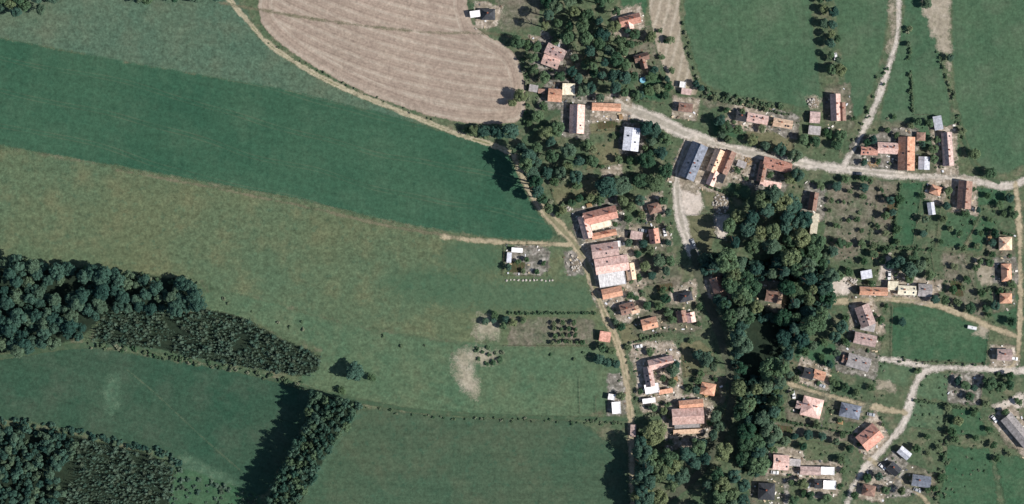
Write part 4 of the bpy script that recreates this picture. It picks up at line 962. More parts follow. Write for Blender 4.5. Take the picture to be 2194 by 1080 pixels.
# hedges along tracks and field edges
def hedge(line, label, sp=1.6, rr=(.6, 1.2), jit=.8, seed=1, mat=None):
    ln = smooth_line([W(*p) for p in line], False, 1); g = random.Random(seed); pts = []
    for i in range(len(ln) - 1):
        L = float(np.linalg.norm(ln[i + 1] - ln[i]))
        for k in range(int(L / sp)):
            t = g.random(); q = ln[i] * (1 - t) + ln[i + 1] * t
            pts.append((q[0] + g.gauss(0, jit), q[1] + g.gauss(0, jit)))
    if pts: mass('hedge', pts, T_scr, mat or L_bush, label, 'hedge', lambda g: ((lambda r: (r, r * 1.2, r * .8))(g.uniform(*rr))))
hedge([(430,605),(240,586),(0,556)], 'scrubby edge of the dark wood facing the dry meadow', 1.8, (.7, 1.5), 1.0, 41)
hedge([(190,740),(300,752),(450,784),(560,800),(660,830)], 'low scrub fringe below the young plantation', 1.4, (.6, 1.2), .8, 42)
hedge([(0,902),(100,912),(180,930),(380,978),(388,1000)], 'scrub fringe along the bottom left wood', 1.3, (.8, 1.6), .9, 43, L_dark)
hedge([(572,86),(650,136),(750,186),(870,236),(940,262)], 'sparse weedy bank between the sandy track and the stubble field', 4.5, (.3, .7), .5, 44)
hedge([(780,872),(860,884),(940,894),(1140,900),(1340,906)], 'low weeds along the grass track below the long meadow', 3.0, (.4, .8), .7, 45)
hedge([(1462,40),(1472,90),(1482,130),(1505,195)], 'weedy edge between the narrow stubble strip and the pasture', 1.6, (.5, 1.0), .6, 46)
hedge([(1514,200),(1600,216),(1690,232)], 'scrubby lower edge of the pasture', 1.2, (.6, 1.3), .9, 47)
hedge([(1940,60),(1950,140),(1952,200),(1956,245)], 'bushes along the paddock beside the north track', 2.6, (.6, 1.2), .6, 48)
hedge([(2008,110),(2040,190),(2052,250),(2066,300)], 'weedy line along the bare strip and grass track', 2.2, (.5, 1.1), .6, 49)
hedge([(1905,150),(1880,200),(1855,255),(1830,300)], 'bushes beside the pale north track', 2.4, (.5, 1.1), 1.6, 50)
hedge([(1120,90),(1130,150),(1128,260)], 'bushes along the right edge of the stubble field', 2.0, (.6, 1.3), .8, 51)
hedge([(1240,905),(1340,907)], 'dark weeds at the top right of the mown field', 2.0, (.4, .8), .5, 52)
hedge([(1910,772),(2000,778),(2110,782)], 'weeds along the upper side of the right-hand lane', 2.4, (.4, .9), .6, 53)
hedge([(2020,935),(2025,1000),(2010,1080)], 'overgrown edge left of the bottom right meadow', 1.3, (.6, 1.4), 1.4, 54)

# --- single trees and garden trees
SING = [ # x, y, radius(map units), kind, height m
 (1132,338,16,'dark',19),(1128,356,15,'broad',20),(1138,372,17,'dark',21),(1146,392,16,'broad',20),(1152,408,15,'dark',19),(1160,426,12,'broad',14),(1118,320,12,'dark',14),(1175,446,10,'broad',9),
 (1385,1000,16,'dark',19),(1388,1030,17,'dark',20),(1384,1062,17,'dark',20),
 (760,797,20,'dark',11),(797,808,9,'fruit',5),(733,836,9,'fruit',4),(1040,688,8,'dark',4),(1056,686,7,'dark',3.5),(1060,675,8,'fruit',4),
 (1370,945,13,'dark',17),(1371,985,13,'dark',15),(1371,1015,15,'dark',20),(1372,1045,14,'dark',18),(1371,1072,14,'dark',18),(1370,968,9,'dark',10),
 (1400,925,24,'broad',12),(1435,1000,20,'broad',13),(1385,960,14,'broad',8),
 (1115,205,14,'broad',10),(1098,222,9,'broad',8),(1108,90,14,'broad',8),(1150,100,12,'broad',7),(1095,282,17,'dark',13),(1066,284,15,'dark',11),(1036,282,13,'dark',10),(1016,280,11,'broad',8),(1000,278,8,'fruit',5),(1040,290,9,'fruit',6),
 (1170,285,14,'broad',9),(1195,275,14,'broad',8),(1150,250,12,'broad',8),(1165,228,10,'fruit',5),
 (1300,398,22,'dark',12),(1328,400,20,'dark',11),(1385,345,18,'broad',11),(1415,330,14,'dark',10),(1372,385,16,'broad',9),(1400,390,20,'broad',10),(1425,365,16,'broad',10),
 (1382,275,16,'dark',11),(1402,282,15,'dark',10),(1425,300,13,'broad',9),(1350,345,10,'fruit',6),(1436,270,9,'dark',7),(1395,305,10,'dark',8),
 (1236,398,10,'fruit',5),(1215,360,12,'broad',8),(1255,310,12,'broad',8),(1270,345,14,'broad',8),
 (1540,258,14,'dark',9),(1555,276,14,'broad',8),(1580,278,10,'fruit',5),(1520,300,12,'broad',8),(1610,300,10,'broad',6),(1640,312,12,'dark',8),(1670,322,14,'dark',9),(1700,334,14,'dark',9),(1560,300,9,'fruit',5),(1545,288,10,'dark',7),
 (1720,300,12,'broad',8),(1745,305,12,'broad',7),(1800,290,12,'broad',7),(1790,310,12,'broad',7),(1775,285,10,'fruit',5),
 (1705,375,15,'dark',10),(1690,382,13,'broad',8),(1715,350,8,'fruit',5),(1650,375,8,'fruit',4),(1690,440,20,'dark',14),(1720,470,18,'dark',13),
 (1755,400,9,'fruit',5),(1790,400,11,'dark',6),(1850,402,10,'dark',6),(1820,410,6,'fruit',4),(1780,430,6,'fruit',4),(1800,520,11,'broad',6),(1782,540,12,'dark',8),(1835,470,7,'fruit',4),
 (1905,430,9,'dark',6),(1912,455,8,'dark',5),(1895,500,8,'fruit',5),(1975,420,7,'fruit',4),(1980,470,8,'dark',6),(1976,500,8,'dark',5),(2025,440,9,'dark',6),(2030,410,9,'broad',6),(2020,470,8,'broad',6),
 (2090,350,17,'broad',10),(2085,330,12,'broad',8),(2120,372,13,'broad',7),(2060,280,8,'fruit',5),(2160,425,10,'dark',7),(2140,440,9,'fruit',5),(2170,460,9,'broad',6),(2115,420,7,'fruit',4),(2095,450,7,'dark',5),
 (2034,125,8,'dark',6),(1985,10,11,'dark',7),(1945,95,7,'dark',4),(1948,62,6,'fruit',3.5),
 (1800,700,14,'dark',10),(1785,720,12,'dark',9),(1740,740,11,'dark',7),(1765,735,9,'fruit',5),(1790,755,9,'dark',6),(1725,755,8,'fruit',5),(1760,765,7,'fruit',4),(1775,780,9,'dark',6),
 (1920,560,14,'dark',10),(1945,575,17,'dark',12),(1968,568,14,'dark',11),(1905,565,12,'dark',9),(1955,550,12,'broad',8),(1990,590,11,'broad',8),(2000,640,10,'dark',7),
 (1870,545,10,'broad',6),(1890,560,7,'fruit',4),(1795,590,10,'broad',7),(1850,560,8,'fruit',5),
 (1930,690,9,'dark',5),(2130,655,10,'dark',7),(2165,690,9,'broad',6),(2110,660,9,'broad',6),(2075,660,12,'broad',8),(2050,648,9,'fruit',5),(2040,620,9,'fruit',5),(2070,600,9,'fruit',5),(2090,575,8,'fruit',4),(2045,570,8,'fruit',4),
 (2065,826,11,'broad',6),(2050,815,9,'dark',5),(2085,830,8,'dark',5),(2075,850,9,'broad',5),(2050,900,12,'broad',6),(2045,940,8,'fruit',4),(1985,935,7,'fruit',4),(2010,960,8,'fruit',4),(2120,820,14,'broad',8),(2140,830,12,'broad',7),(2160,825,10,'broad',6),
 (1665,810,12,'broad',8),(1690,800,10,'dark',7),(1705,812,8,'fruit',5),(1790,820,9,'fruit',5),(1810,830,9,'broad',5),(1835,840,8,'broad',5),(1780,815,8,'fruit',5),(1655,860,12,'broad',8),(1660,890,11,'broad',7),
 (1680,945,11,'dark',7),(1700,935,9,'dark',6),(1730,930,10,'dark',6),(1760,935,9,'dark',5),(1790,945,8,'dark',5),(1820,960,9,'broad',6),(1650,945,12,'dark',8),(1720,955,9,'broad',6),(1800,985,9,'broad',6),(1640,990,10,'broad',7),
 (1720,1035,12,'broad',7),(1735,1060,10,'broad',6),(1770,1065,10,'broad',6),(1700,1070,10,'broad',6),(1880,1020,9,'dark',6),(1895,1050,9,'broad',6),(1930,1050,9,'broad',6),(1830,1060,8,'fruit',5),
 (1335,600,8,'fruit',4),(1380,570,12,'broad',7),(1410,560,13,'dark',9),(1425,580,11,'dark',8),(1395,590,9,'dark',6),(1370,595,8,'fruit',4),(1435,560,11,'broad',7),
 (1350,600,7,'fruit',4),(1425,640,11,'broad',7),(1430,668,10,'broad',6),(1410,655,9,'fruit',5),(1440,685,9,'fruit',5),(1385,655,10,'broad',6),(1500,600,9,'broad',6),(1510,570,12,'broad',8),(1530,575,13,'broad',8),(1550,650,14,'dark',10),(1545,665,12,'dark',9),(1535,640,10,'dark',8),
 (1290,745,10,'broad',7),(1310,752,9,'broad',6),(1284,770,11,'dark',7),(1300,775,10,'dark',7),(1320,780,9,'dark',6),(1330,700,9,'broad',6),(1318,690,8,'dark',5),
 (1440,795,14,'dark',10),(1448,780,9,'dark',7),(1510,770,17,'dark',12),(1495,760,12,'dark',9),(1525,785,11,'dark',9),(1420,810,7,'fruit',4),(1500,800,8,'fruit',5),(1490,835,9,'dark',6),(1475,830,7,'fruit',4),
 (1530,890,12,'dark',10),(1540,910,12,'dark',9),(1525,930,11,'dark',9),(1500,950,12,'dark',9),(1480,980,14,'dark',10),(1420,880,8,'broad',5),(1400,872,8,'broad',5),(1430,865,7,'fruit',4),
 (1345,470,8,'fruit',5),(1350,445,12,'broad',8),(1370,430,12,'dark',8),(1335,430,12,'broad',8),(1420,430,10,'broad',7),(1430,455,9,'dark',6),(1375,460,9,'broad',5),(1225,435,8,'broad',5),(1240,425,9,'broad',6),(1265,425,10,'broad',6),(1285,432,9,'broad',6),(1205,450,9,'broad',6),(1195,460,7,'fruit',4),
 (1345,520,9,'dark',6),(1378,522,9,'dark',6),(1365,545,8,'broad',5),(1430,520,8,'dark',5),
 (1090,572,8,'dark',5),(1110,562,6,'fruit',4),(1128,556,6,'fruit',4),(1120,580,6,'fruit',3),(1165,565,6,'fruit',3),(1150,582,6,'fruit',3),(1098,690,9,'broad',6),(1085,684,8,'dark',5),(1078,698,8,'broad',5),(1120,685,7,'fruit',4),
 (1395,80,12,'broad',7),(1360,75,11,'broad',7),(1350,95,10,'broad',7),(1345,65,8,'dark',5),(1335,110,12,'broad',9),(1340,140,12,'broad',9),(1355,165,12,'broad',9),(1395,165,12,'fruit',5),(1410,190,12,'fruit',5),(1390,195,11,'fruit',5),(1400,150,9,'dark',5),(1372,205,9,'dark',6),(1425,205,8,'broad',5),(1428,170,7,'dark',5),
 (1140,125,11,'broad',8),(1145,150,12,'broad',8),(1165,165,12,'broad',8),(1200,165,11,'broad',7),(1225,155,11,'dark',8),(1240,170,11,'dark',8),(1250,195,14,'dark',9),(1265,190,12,'dark',9),(1285,210,10,'dark',7),(1230,125,9,'dark',6),(1255,140,11,'broad',8),(1270,155,11,'broad',8),
 (1590,240,7,'fruit',4),(1555,235,7,'fruit',4),(1560,205,6,'dark',4),(1530,212,6,'fruit',4),(1640,236,6,'fruit',4),(1490,180,8,'dark',5),(1500,190,7,'dark',5),
 (1990,265,9,'broad',6),(1965,262,9,'broad',6),(1950,270,7,'fruit',5),(1975,310,7,'dark',5),(2005,300,8,'broad',6),(1998,320,10,'broad',7),(1998,340,9,'broad',6),(1870,300,9,'dark',6),(1855,305,8,'broad',6),(1900,280,7,'fruit',4),(1920,290,7,'fruit',4),(1880,345,7,'fruit',4),(1850,350,8,'dark',5),
 (2098,560,7,'fruit',4),(2125,545,7,'fruit',4),(2130,500,9,'broad',6),(2125,520,9,'dark',5),(2100,500,6,'fruit',4),(2055,500,7,'fruit',4),(2035,490,7,'fruit',4),
]
for (px, py, r, k, h) in SING:
    x, y = W(px, py)
    if on_roof(x, y, -0.6) or road_mask(np.array([[x, y]]), .3)[0]: continue
    if k == 'spruce': tree(x, y, r * S, k, h)
    else: tree(x, y, r * S, k, h * tr.uniform(.9, 1.1))
# young orchard in rows
for ry_, xs in ((692,(1187,1205,1230)),(705,(1187,1203,1217,1232)),(719,(1188,1204,1218,1232)),(733,(1185,1197,1210,1222,1236,1248))):
    for xx in xs:
        x, y = W(xx + tr.uniform(-1.5, 1.5), ry_ + tr.uniform(-1.5, 1.5))
        tree(x, y, tr.uniform(1.1, 1.6), 'fruit', tr.uniform(2.8, 3.8), 'small round fruit tree in the rows of the young orchard', 'trees of the young orchard')
# clump of pale bushes in the long meadow
area('bare_patch', [(972,750),(1064,752),(1060,774),(1026,780),(976,778)], M_soil, 'pale worn ground with bushes in the long green meadow', 'soil')
for (x, y) in scatter([(1010,742),(1085,748),(1078,782),(1040,784),(1015,768)], 3.4, 61, 0, avoid=False):
    shrub(x, y, tr.uniform(.9, 1.7), 'pale leafy bush in the clump on the long green meadow', 'bushes of the long meadow clump')
for k, (px, py) in enumerate([(490,650),(540,668),(596,690),(650,706),(646,690),(620,700),(820,720),(910,740),(860,742),(1180,760),(1230,770),(1250,756),(1262,764),(480,640)]):
    x, y = W(px, py); shrub(x, y, tr.uniform(.5, 1.0), 'small lone bush dotted along the long green meadow', 'bushes dotted on the long meadow')
# garden shrubs all over the village
VILL = [[(1130,90),(1330,60),(1440,60),(1440,240),(1340,230),(1200,220),(1130,280)],
        [(1180,260),(1440,260),(1440,640),(1330,640),(1300,440),(1180,440)],
        [(1500,255),(1700,262),(1830,250),(1830,340),(1700,345),(1520,300)],
        [(1510,325),(1740,360),(1740,420),(1560,430)],
        [(1770,380),(2170,400),(2170,700),(1900,640),(1780,600)],
        [(1860,250),(2050,250),(2050,360),(1840,360)],
        [(1640,730),(1900,650),(1890,960),(2000,1060),(1640,1070),(1640,900)],
        [(1300,640),(1520,600),(1540,760),(1530,960),(1360,960),(1300,760)],
        [(1960,790),(2194,800),(2194,960),(2010,1080),(1950,950)]]
nsh = 0
LAWNS = [np.array([W(*p) for p in pts]) for nm, mt, pts, lb in PL if mt in (M_lawn, M_dull, M_meadow, M_bare)]
def lawn_mask(x, y):
    P = np.array([[x, y]]); return any(poly_sd(P, q)[0] > 2.0 for q in LAWNS)
for vi, vp in enumerate(VILL):
    for (x, y) in scatter(vp, 6.6, 170 + vi, 0, 1.2, 1.2):
        if tr.random() < .5 or lawn_mask(x, y): continue
        if any((t[0] - x) ** 2 + (t[1] - y) ** 2 < (t[2] + 1.2) ** 2 for t in TREES): continue
        rr_ = tr.uniform(1.2, 2.5); tree(x, y, rr_, 'fruit', rr_ * tr.uniform(1.8, 2.6))
for vi, vp in enumerate(VILL):
    for (x, y) in scatter(vp, 5.6, 70 + vi, 0, .4, .5):
        if tr.random() < .8 or (lawn_mask(x, y) and tr.random() < .8): continue
        if any((t[0] - x) ** 2 + (t[1] - y) ** 2 < (t[2] * .9) ** 2 for t in TREES): continue
        shrub(x, y, tr.uniform(.5, 1.3)); nsh += 1
# low undergrowth that nobody could count
und = []
for vi, vp in enumerate(VILL): und += [p for p in scatter(vp, 2.3, 90 + vi, 0, .2, .3) if tr.random() < .33]
mass('undergrowth', und, T_scr, L_bush, 'low garden plants and weeds among the houses', 'undergrowth', lambda g: ((lambda r: (r, r * .9, r * .4))(g.uniform(.25, .75))))

# ---------------------------------------------------------------- yard things
M_stone = plain_mat('pale_stone', (196, 190, 182), (160, 154, 146), 1.2)
M_dark = plain_mat('dark_timber', (84, 74, 66), (62, 56, 50), 1.5)
M_log = plain_mat('cut_wood', (186, 158, 120), (150, 122, 92), 2.0)
M_tyre = plain_mat('tyre_rubber', (34, 34, 36), (26, 26, 28), 2.0)
M_rim = plain_mat('wheel_rim', (150, 152, 156), (130, 132, 136), 2.0, .4, .7)
def stone_mesh(seed):
    bm = bmesh.new(); bmesh.ops.create_icosphere(bm, subdivisions=1, radius=1.0); g = random.Random(seed)
    for v in bm.verts: v.co *= g.uniform(.7, 1.2); v.co.z *= .7
    me = bpy.data.meshes.new('stone'); bm.to_mesh(me); bm.free(); return me
STN = [stone_mesh(i) for i in range(4)]
for m_ in STN: m_.materials.append(M_stone)

def heap(name, px, py, rx, ry, label, cat, stone_mat=M_stone, n=34, seed=1):
    """mound of soil with loose pieces on it"""
    g = random.Random(seed); X, Y = W(px, py); root = bpy.data.objects.new(name, None); COL.objects.link(root); root.location = (X, Y, 0)
    tag(root, label, cat); rx *= S; ry *= S; H = .28 * min(rx, ry)
    N = 12; v = [(0, 0, H)]; f = []
    for j in (1, 2, 3):
        for i in range(N):
            t = 2 * math.pi * i / N; q = j / 3 * g.uniform(.85, 1.12); v.append((rx * q * math.cos(t), ry * q * math.sin(t), max(0, H * (1 - (j / 3) ** 2) + (g.uniform(-.15, .15) if j < 3 else -.05))))
    for i in range(N):
        f.append((0, 1 + i, 1 + (i + 1) % N))
        for j in (0, 1): a = 1 + j * N; f.append((a + i, a + N + i, a + N + (i + 1) % N, a + (i + 1) % N))
    link('mound', pmesh('mound', v, f), M_yardm, root)
    for i in range(n):
        t = g.uniform(0, 6.28); q = math.sqrt(g.random()); s = g.uniform(.25, .7)
        o = link('stone' if stone_mat is M_stone else 'board', g.choice(STN) if stone_mat is M_stone else ME_plank, None, root,
                 (rx * q * math.cos(t), ry * q * math.sin(t), H * (1 - q * q) + .05 + (s * .2 if stone_mat is M_stone else .1)), g.uniform(0, 6.28), (s, s, s) if stone_mat is M_stone else (g.uniform(.6, 1.3), 1, 1))
    return root
M_yardm = plain_mat('heap_earth', (140, 128, 114), (112, 104, 92), .8)
ME_plank = bx_mesh('board', -1.3, 1.3, -.12, .12, 0, .06); ME_plank.materials.append(M_log)
heap('rubble_heap', 1545, 437, 18, 22, 'grey white rubble heap right of the gravel lot', 'rubble heap', n=60, seed=2)
heap('stone_heap', 1233, 568, 12, 14, 'pale stone heap left of the dirt lane by the allotment', 'stone heap', n=36, seed=3)
heap('stone_heap', 1825, 604, 12, 9, 'pale stone heap in the yard at the left end of the long orange house', 'stone heap', n=30, seed=4)
heap('board_heap', 1602, 345, 9, 8, 'heap of pale boards in the yard right of the third house from the fork', 'board heap', M_log, 16, 5)
heap('board_heap', 1870, 352, 12, 6, 'heap of pale boards in the grey courtyard of the orange-roofed farm', 'board heap', M_log, 18, 6)
heap('stone_heap', 1742, 220, 13, 12, 'pinkish earth and stone mound at the pasture corner', 'mound', n=26, seed=7)
heap('stone_heap', 1432, 962, 10, 8, 'pale stone heap at the edge of the bottom wood', 'stone heap', n=22, seed=8)
heap('board_heap', 1876, 548, 10, 8, 'heap of pale boards above the long orange house', 'board heap', M_log, 16, 9)
heap('stone_heap', 1218, 448, 9, 6, 'small pale stone heap above the left wing of the big courtyard farm', 'stone heap', n=18, seed=10)
# row of pale stones below the allotment
for i in range(13):
    x, y = W(1086 + i * 8.2 + tr.uniform(-1.5, 1.5), 600 + i * .1 + tr.uniform(-1, 1)); s = tr.uniform(.5, .8)
    o = link('boulder', STN[i % 4], None, None, (x, y, s * .35), tr.uniform(0, 6), (s, s, s))
    tag(o, 'pale boulder in the row along the bottom of the allotment', 'boulder', 'boulders below the allotment')

gd = G('yard_clutter'); ri = gd.n('ShaderNodeNewGeometry').outputs['Random Per Island']
cr_ = gd.n('ShaderNodeValToRGB'); gd.l(ri, cr_.inputs[0]); cr_.color_ramp.interpolation = 'CONSTANT'
for i_, (p_, c_) in enumerate([(0, (226, 222, 216)), (.25, (180, 172, 162)), (.45, (120, 104, 90)), (.62, (206, 188, 160)), (.78, (96, 100, 104)), (.9, (214, 216, 222))]):
    e_ = cr_.color_ramp.elements[i_] if i_ < 2 else cr_.color_ramp.elements.new(p_)
    e_.position = p_; e_.color = lin(c_)
gd.col(cr_.outputs[0])
YARDS = [pts for nm, mt, pts, lb in PL if mt in (M_yard, M_yard2)] + [[(1085,522),(1178,524),(1176,592),(1084,588)]] + AUTOY
dm = MB(); dg = random.Random(5)
for yi, yp in enumerate(YARDS):
    for (x, y) in scatter(yp, 1.7, 400 + yi, 0, .2, .2):
        if dg.random() < .8: continue
        a = dg.uniform(0, 6.28); l = dg.uniform(.2, .85); w_ = dg.uniform(.15, .5); h_ = dg.uniform(.1, .8); c_, s_ = math.cos(a), math.sin(a)
        q = [(x + u * c_ - v * s_, y + u * s_ + v * c_) for u, v in ((-l, -w_), (l, -w_), (l, w_), (-l, w_))]
        dm.prism([(*p, 0) for p in q], [(*p, h_ * dg.uniform(.7, 1)) for p in q])
tag(dm.build('yard_clutter', gd.m), 'small pale clutter strewn over the yards', 'clutter', kind='stuff')

def woodpile(px, py, n, ang, label):
    X, Y = W(px, py); root = bpy.data.objects.new('woodpile', None); COL.objects.link(root); root.location = (X, Y, 0); root.rotation_euler = (0, 0, -R(ang)); tag(root, label, 'woodpile')
    for j in range(3):
        for i in range(n - j): link('log', ME_log, None, root, ((i - (n - j) / 2 + .5) * .42, 0, .21 + j * .36))
lg = MB(); lg.tube((0, -1.0, 0), (0, 1.0, 0), .2, .19, 8); ME_log = pmesh('log', lg.v, lg.f); ME_log.materials.append(M_log)
for px, py, n, a, l in [(1262,440,8,-14,'woodpile above the red wing of the big courtyard farm'),(1330,250,7,80,'woodpile left of the pale metal hall'),(1690,372,7,10,'woodpile behind the red-roofed angular farmhouse'),
  (1512,845,7,60,'woodpile beside the small orange cottage'),(1800,905,8,12,'woodpile below the blue grey house'),(2120,510,7,90,'woodpile left of the uppermost sand coloured house'),(1448,812,7,80,'woodpile in the lower courtyard farm')]:
    woodpile(px, py, n, a, l)

# cars
def car_tmpl():
    body = MB()
    prof = [(-2.1,.35),(-2.15,.62),(-2.05,.85),(-1.2,.93),(1.0,.95),(1.95,.8),(2.1,.6),(2.1,.35)]
    w = .86; n = len(prof); body.v = [(x, -w, z) for x, z in prof] + [(x, w, z) for x, z in prof]
    body.f = [[i for i in range(n)], [n + i for i in reversed(range(n))]] + [[i, n + i, n + (i + 1) % n, (i + 1) % n] for i in range(n)]
    cab = MB(); cab.prism([(-1.75,-.78,.9),(1.05,-.78,.9),(1.05,.78,.9),(-1.75,.78,.9)], [(-1.2,-.62,1.4),(.25,-.62,1.4),(.25,.62,1.4),(-1.2,.62,1.4)])
    roof = MB(); roof.prism([(-1.25,-.66,1.395),(.3,-.66,1.395),(.3,.66,1.395),(-1.25,.66,1.395)], [(-1.15,-.58,1.46),(.2,-.58,1.46),(.2,.58,1.46),(-1.15,.58,1.46)])
    tyre = MB(); tyre.tube((0, -.1, 0), (0, .1, 0), .32, .32, 12); rim = MB(); rim.tube((0, -.11, 0), (0, .11, 0), .19, .19, 8)
    lamp = MB(); lamp.box(-.03, .03, -.2, .2, -.08, .08)
    return [pmesh(nm, q.v, q.f) for nm, q in (('body', body), ('window_band', cab), ('roof', roof), ('tyre', tyre), ('rim', rim), ('headlight', lamp))]
CM = car_tmpl(); CM[1].materials.append(M_glass); CM[3].materials.append(M_tyre); CM[4].materials.append(M_rim); CM[5].materials.append(M_frame)
def paint(name, c):
    g = G(name); g.col(lin(c)); g.b.inputs['Roughness'].default_value = .35; g.b.inputs['Specular IOR Level'].default_value = .5; return g.m
PAINT = {'white': paint('paint_white', (228, 228, 230)), 'silver': paint('paint_silver', (160, 164, 170)), 'dark': paint('paint_dark', (44, 50, 62)), 'red': paint('paint_red', (150, 40, 36))}
for px, py, a, c, l in [(1424,498,75,'white','white car on the yard right of the dark red house'),(1378,494,10,'silver','silver car in the yard left of the dark red house'),
   (1340,522,-10,'white','white car beside the mauve farm wing'),(1905,590,90,'white','white car on the pale drive above the cream houses'),(1760,826,20,'silver','silver car in front of the brown cottage with orange end'),
   (1700,846,80,'white','white car left of the patterned pink house'),(1866,888,12,'silver','silver car right of the blue grey house'),(1890,1000,40,'white','white car among the cluttered bottom right yards'),
   (1790,122,85,'white','white car parked on the grass by the tree row between the pastures'),(1838,372,4,'dark','dark car on the main road verge at the north track fork'),(1485,520,70,'silver','silver car on the village road below the gravel lot'),
   (2130,898,50,'white','white car on the gravel turn at the right edge'),(2172,768,10,'white','white car right of the pinkish grey small house'),(1965,1050,20,'silver','silver car below the dark slate house'),(1660,1012,5,'white','white car below the pink house near the bottom'),
   (1180,96,15,'silver','silver car on the dirt forecourt of the pink and grey house'),(1368,742,-10,'white','white car in the upper part of the lower courtyard farm yard'),(1328,560,80,'red','red car')][:17]:
    X, Y = W(px, py); 
    if on_roof(X, Y, .6): X += 3.0
    root = bpy.data.objects.new('parked_car', None); COL.objects.link(root); root.location = (X, Y, 0.1); root.rotation_euler = (0, 0, -R(a)); tag(root, l, 'car', 'cars parked about the village')
    for k, nm in ((0, 'body'), (2, 'roof')):
        me = CM[k].copy(); me.materials.append(PAINT[c]); link(nm, me, None, root)
    link('window_band', CM[1], None, root)
    for sx in (-1.3, 1.3):
        for sy in (-.8, .8):
            t = link('wheel', CM[3], None, root, (sx, sy, .32)); link('rim', CM[4], None, t)
    for sy in (-.55, .55): link('headlight', CM[5], None, root, (2.06, sy, .66))
# white tank on the lawn, garden pool
X, Y = W(2082, 702); m = MB(); m.tube((-2.4, 0, 1.0), (2.4, 0, 1.0), 1.0, 1.0, 16); root = bpy.data.objects.new('water_tank', None); COL.objects.link(root); root.location = (X, Y, 0); root.rotation_euler = (0, 0, -R(12))
tag(root, 'white cylindrical tank lying at the upper right of the large green lawn', 'tank'); m.build('shell', PAINT['white'], root)
for xx in (-1.5, 1.5): k = MB(); k.box(xx - .15, xx + .15, -.8, .8, 0, .35); k.build('saddle', M_cap, root)
k = MB(); k.tube((0, 0, 1.98), (0, 0, 2.15), .3, .28, 10); k.build('hatch', M_metal, root)
X, Y = W(1377, 172); root = bpy.data.objects.new('garden_pool', None); COL.objects.link(root); root.location = (X, Y, 0); tag(root, 'small round light blue garden pool beside the round lawn', 'pool')
k = MB(); N = 20
ring = lambda r, z: [(r * math.cos(6.28319 * i / N), r * math.sin(6.28319 * i / N), z) for i in range(N)]
k.v = ring(1.6, 0) + ring(1.6, .9) + ring(1.5, .9) + ring(1.5, .1)
for j in range(3):
    for i in range(N): k.f.append([j * N + i, j * N + (i + 1) % N, (j + 1) * N + (i + 1) % N, (j + 1) * N + i])
k.build('pool_wall', plain_mat('pool_liner', (120, 170, 200), (104, 156, 190)), root)
gw = G('pool_water'); gw.col(lin((130, 186, 206))); gw.b.inputs['Roughness'].default_value = .05; gw.b.inputs['Specular IOR Level'].default_value = .5
k = MB(); k.quad_poly(ring(1.495, .78)); k.build('water', gw.m, root)
# board fence round the allotment
def fence(pts, label, hgt=1.3, step=2.5):
    ln = [Vector((*W(*p), 0)) for p in pts]; root = bpy.data.objects.new('fence', None); COL.objects.link(root); root.location = ln[0]; tag(root, label, 'fence')
    for a, b in zip(ln[:-1], ln[1:]):
        L = (b - a).length; n = max(1, round(L / step)); ang = math.atan2(b.y - a.y, b.x - a.x)
        for i in range(n + 1):
            p = a.lerp(b, i / n) - ln[0]; link('post', ME_post, None, root, p, ang, (1, 1, hgt))
        for zz in (.35, .95):
            link('rail', ME_rail, None, root, a - ln[0] + Vector((0, 0, zz * hgt / 1.3)), ang, (L, 1, 1))
    return root
ME_post = bx_mesh('post', -.06, .06, -.06, .06, 0, 1.0); ME_post.materials.append(M_dark)
ME_rail = bx_mesh('rail', 0, 1, .062, .1, -.05, .05); ME_rail.materials.append(M_board)
fence([(1081,524),(1176,525),(1174,592),(1079,590),(1081,524)], 'wooden rail fence round the allotment')
fence([(1276,850),(1276,886),(1300,888)], 'rail fence left of the white shed by the lane')
fence([(1912,654),(1908,772),(2112,780),(2120,712)], 'rail fence round the large green lawn')
fence([(1471,462),(1526,459),(1540,500)], 'rail fence round the dull olive green')

PB = [[(1335,62),(1392,50)],[(1345,102),(1396,85)],[(1130,178),(1270,163)],[(1215,288),(1325,279)],[(1190,441),(1360,402)],[(1181,402),(1190,440)],[(1258,364),(1378,330)],
 [(1505,206),(1692,246)],[(1520,254),(1584,265),(1585,296)],[(1698,276),(1701,326)],[(1510,396),(1608,430)],[(1670,412),(1672,520)],[(1885,390),(1862,525)],[(1930,390),(1910,528)],[(1978,394),(1955,528)],
 [(2022,396),(2004,530)],[(1862,527),(2000,536)],[(2004,536),(2172,560)],[(2100,462),(2062,538)],[(2115,490),(2172,504)],[(1995,542),(2012,648)],[(2062,546),(2112,684)],[(2096,621),(2172,621)],
 [(1702,722),(1812,742)],[(1690,772),(1800,802)],[(1655,897),(1838,931)],[(1650,930),(1826,962)],[(1652,1019),(1700,1021)],[(1956,856),(2100,880)],[(1952,914),(2120,942)],[(2130,946),(2194,966)],[(2032,866),(2022,934)],[(2106,802),(2100,868)],
 [(1240,808),(1242,886)],[(1090,671),(1282,670)],[(1080,741),(1275,742)],[(1334,702),(1420,674)],[(1348,736),(1424,714)],[(1365,616),(1440,601)],[(1460,738),(1470,808),(1528,796)],[(1382,893),(1436,880)],
 [(1372,216),(1420,222)],[(1412,150),(1428,190)],[(1952,150),(1956,245)],[(1958,246),(1990,246)],[(1636,905),(1640,985)],[(1545,270),(1545,298)],[(1080,527),(1076,590)]]
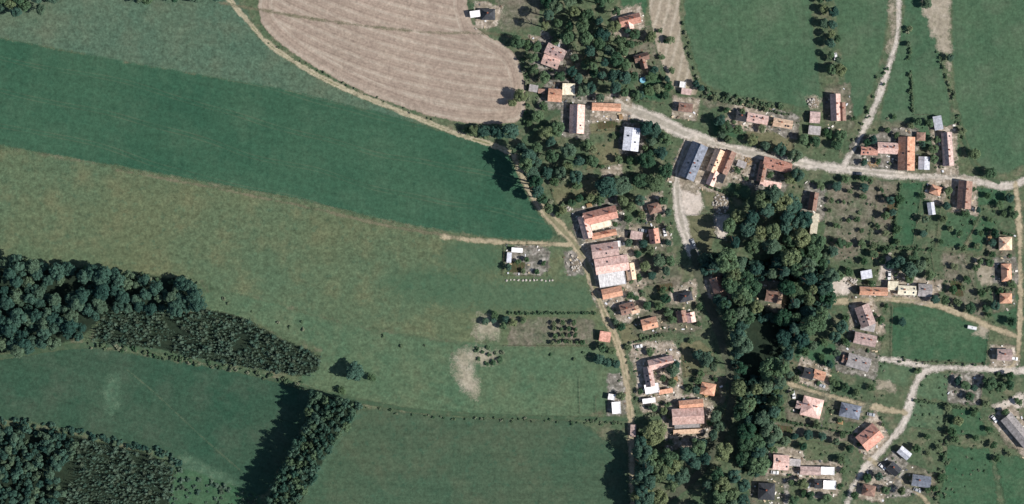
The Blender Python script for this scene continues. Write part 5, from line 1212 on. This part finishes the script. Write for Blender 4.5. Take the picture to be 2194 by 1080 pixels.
for bi, bp in enumerate(PB):
    if bi % 3 == 1:
        ln = [np.array(W(*p)) for p in bp]; pts = []; hg = random.Random(800 + bi)
        for a, b in zip(ln[:-1], ln[1:]):
            L = float(np.linalg.norm(b - a))
            pts += [tuple(a + (b - a) * (i + hg.random()) * .9 / L) for i in range(int(L / .9)) if hg.random() < .82]
        P_ = []; F_ = []; n0 = 0; hn = np.random.default_rng(bi)
        for (x, y) in pts:
            P, F = T_scr[hn.integers(len(T_scr))]; r = hn.uniform(.45, .95); P_.append(P * np.array([r, r, r * 1.2]) + np.array([x, y, r * .8])); F_.append(F + n0); n0 += len(P)
        me = np_mesh('hedge', np.concatenate(P_), np.concatenate(F_)); me.materials.append(L_bush); o = link('hedge', me); o['category'] = 'hedge'
        c = ln[0] * .5 + ln[-1] * .5; TREES.append([c[0], c[1], .5, 'hedge', o, False])
    else:
        o = fence(bp, None, 1.2, 3.0); c = np.array(W(*bp[0])) * .5 + np.array(W(*bp[-1])) * .5; TREES.append([c[0], c[1], .3, 'fence', o, False])
# ---------------------------------------------------------------- labels that single out each garden tree and shrub
ORD = ['nearest', 'second nearest', 'third nearest', 'fourth nearest', 'fifth nearest', 'sixth nearest', 'seventh nearest', 'eighth nearest', 'ninth nearest', 'tenth nearest', 'eleventh nearest', 'twelfth nearest']
def direction(dx, dy):
    a = math.degrees(math.atan2(dy, dx)) % 360
    return ['right of', 'upper right of', 'above', 'upper left of', 'left of', 'lower left of', 'below', 'lower right of'][int((a + 22.5) // 45) % 8]
KN = {'broad': 'leafy tree', 'dark': 'dark tree', 'fruit': 'small garden tree', 'spruce': 'pointed spruce', 'shrub': 'green shrub', 'hedge': 'trimmed green hedge', 'fence': 'wooden rail fence'}
buck = {}
LAND += [(*W(1130, 557), 'the fenced allotment'), (*W(760, 797), 'the lone meadow tree'), (*W(1040, 703), 'the pale bare patch'), (*W(2005, 60), 'the pale bare strip'), (*W(1475, 420), 'the gravel lot'), (*W(2070, 830), 'the brown overgrown plot'), (*W(1800, 470), 'the big weedy plot'), (*W(1040, 250), 'the stubble field corner'), (*W(1354,1010), 'the lower end of the dirt lane'), (*W(2060,740), 'the large green lawn'), (*W(2060,640), 'the purple-brown garden')]
for t in TREES:
    if t[5]: continue
    x, y, r, k, o = t[:5]
    d, lx, ly, ph = min(((x - a) ** 2 + (y - b) ** 2, a, b, p) for a, b, p in LAND)
    dr = direction(x - lx, y - ly) if d > 9 else 'on'
    buck.setdefault((k, dr, ph), []).append((d, o))
for (k, dr, ph), lst in buck.items():
    lst.sort(key=lambda q: q[0])
    for i, (d, o) in enumerate(lst):
        base = f"{KN[k]} {dr} {ph}"
        o['label'] = base if len(lst) == 1 else f"{base}, {ORD[min(i, 11)]}"
        o['group'] = {'shrub': 'garden shrubs', 'hedge': 'garden hedges', 'fence': 'garden fences'}.get(k, 'garden trees')
print('trees', len(TREES), 'shrubs', nsh, 'objects', len(bpy.data.objects))
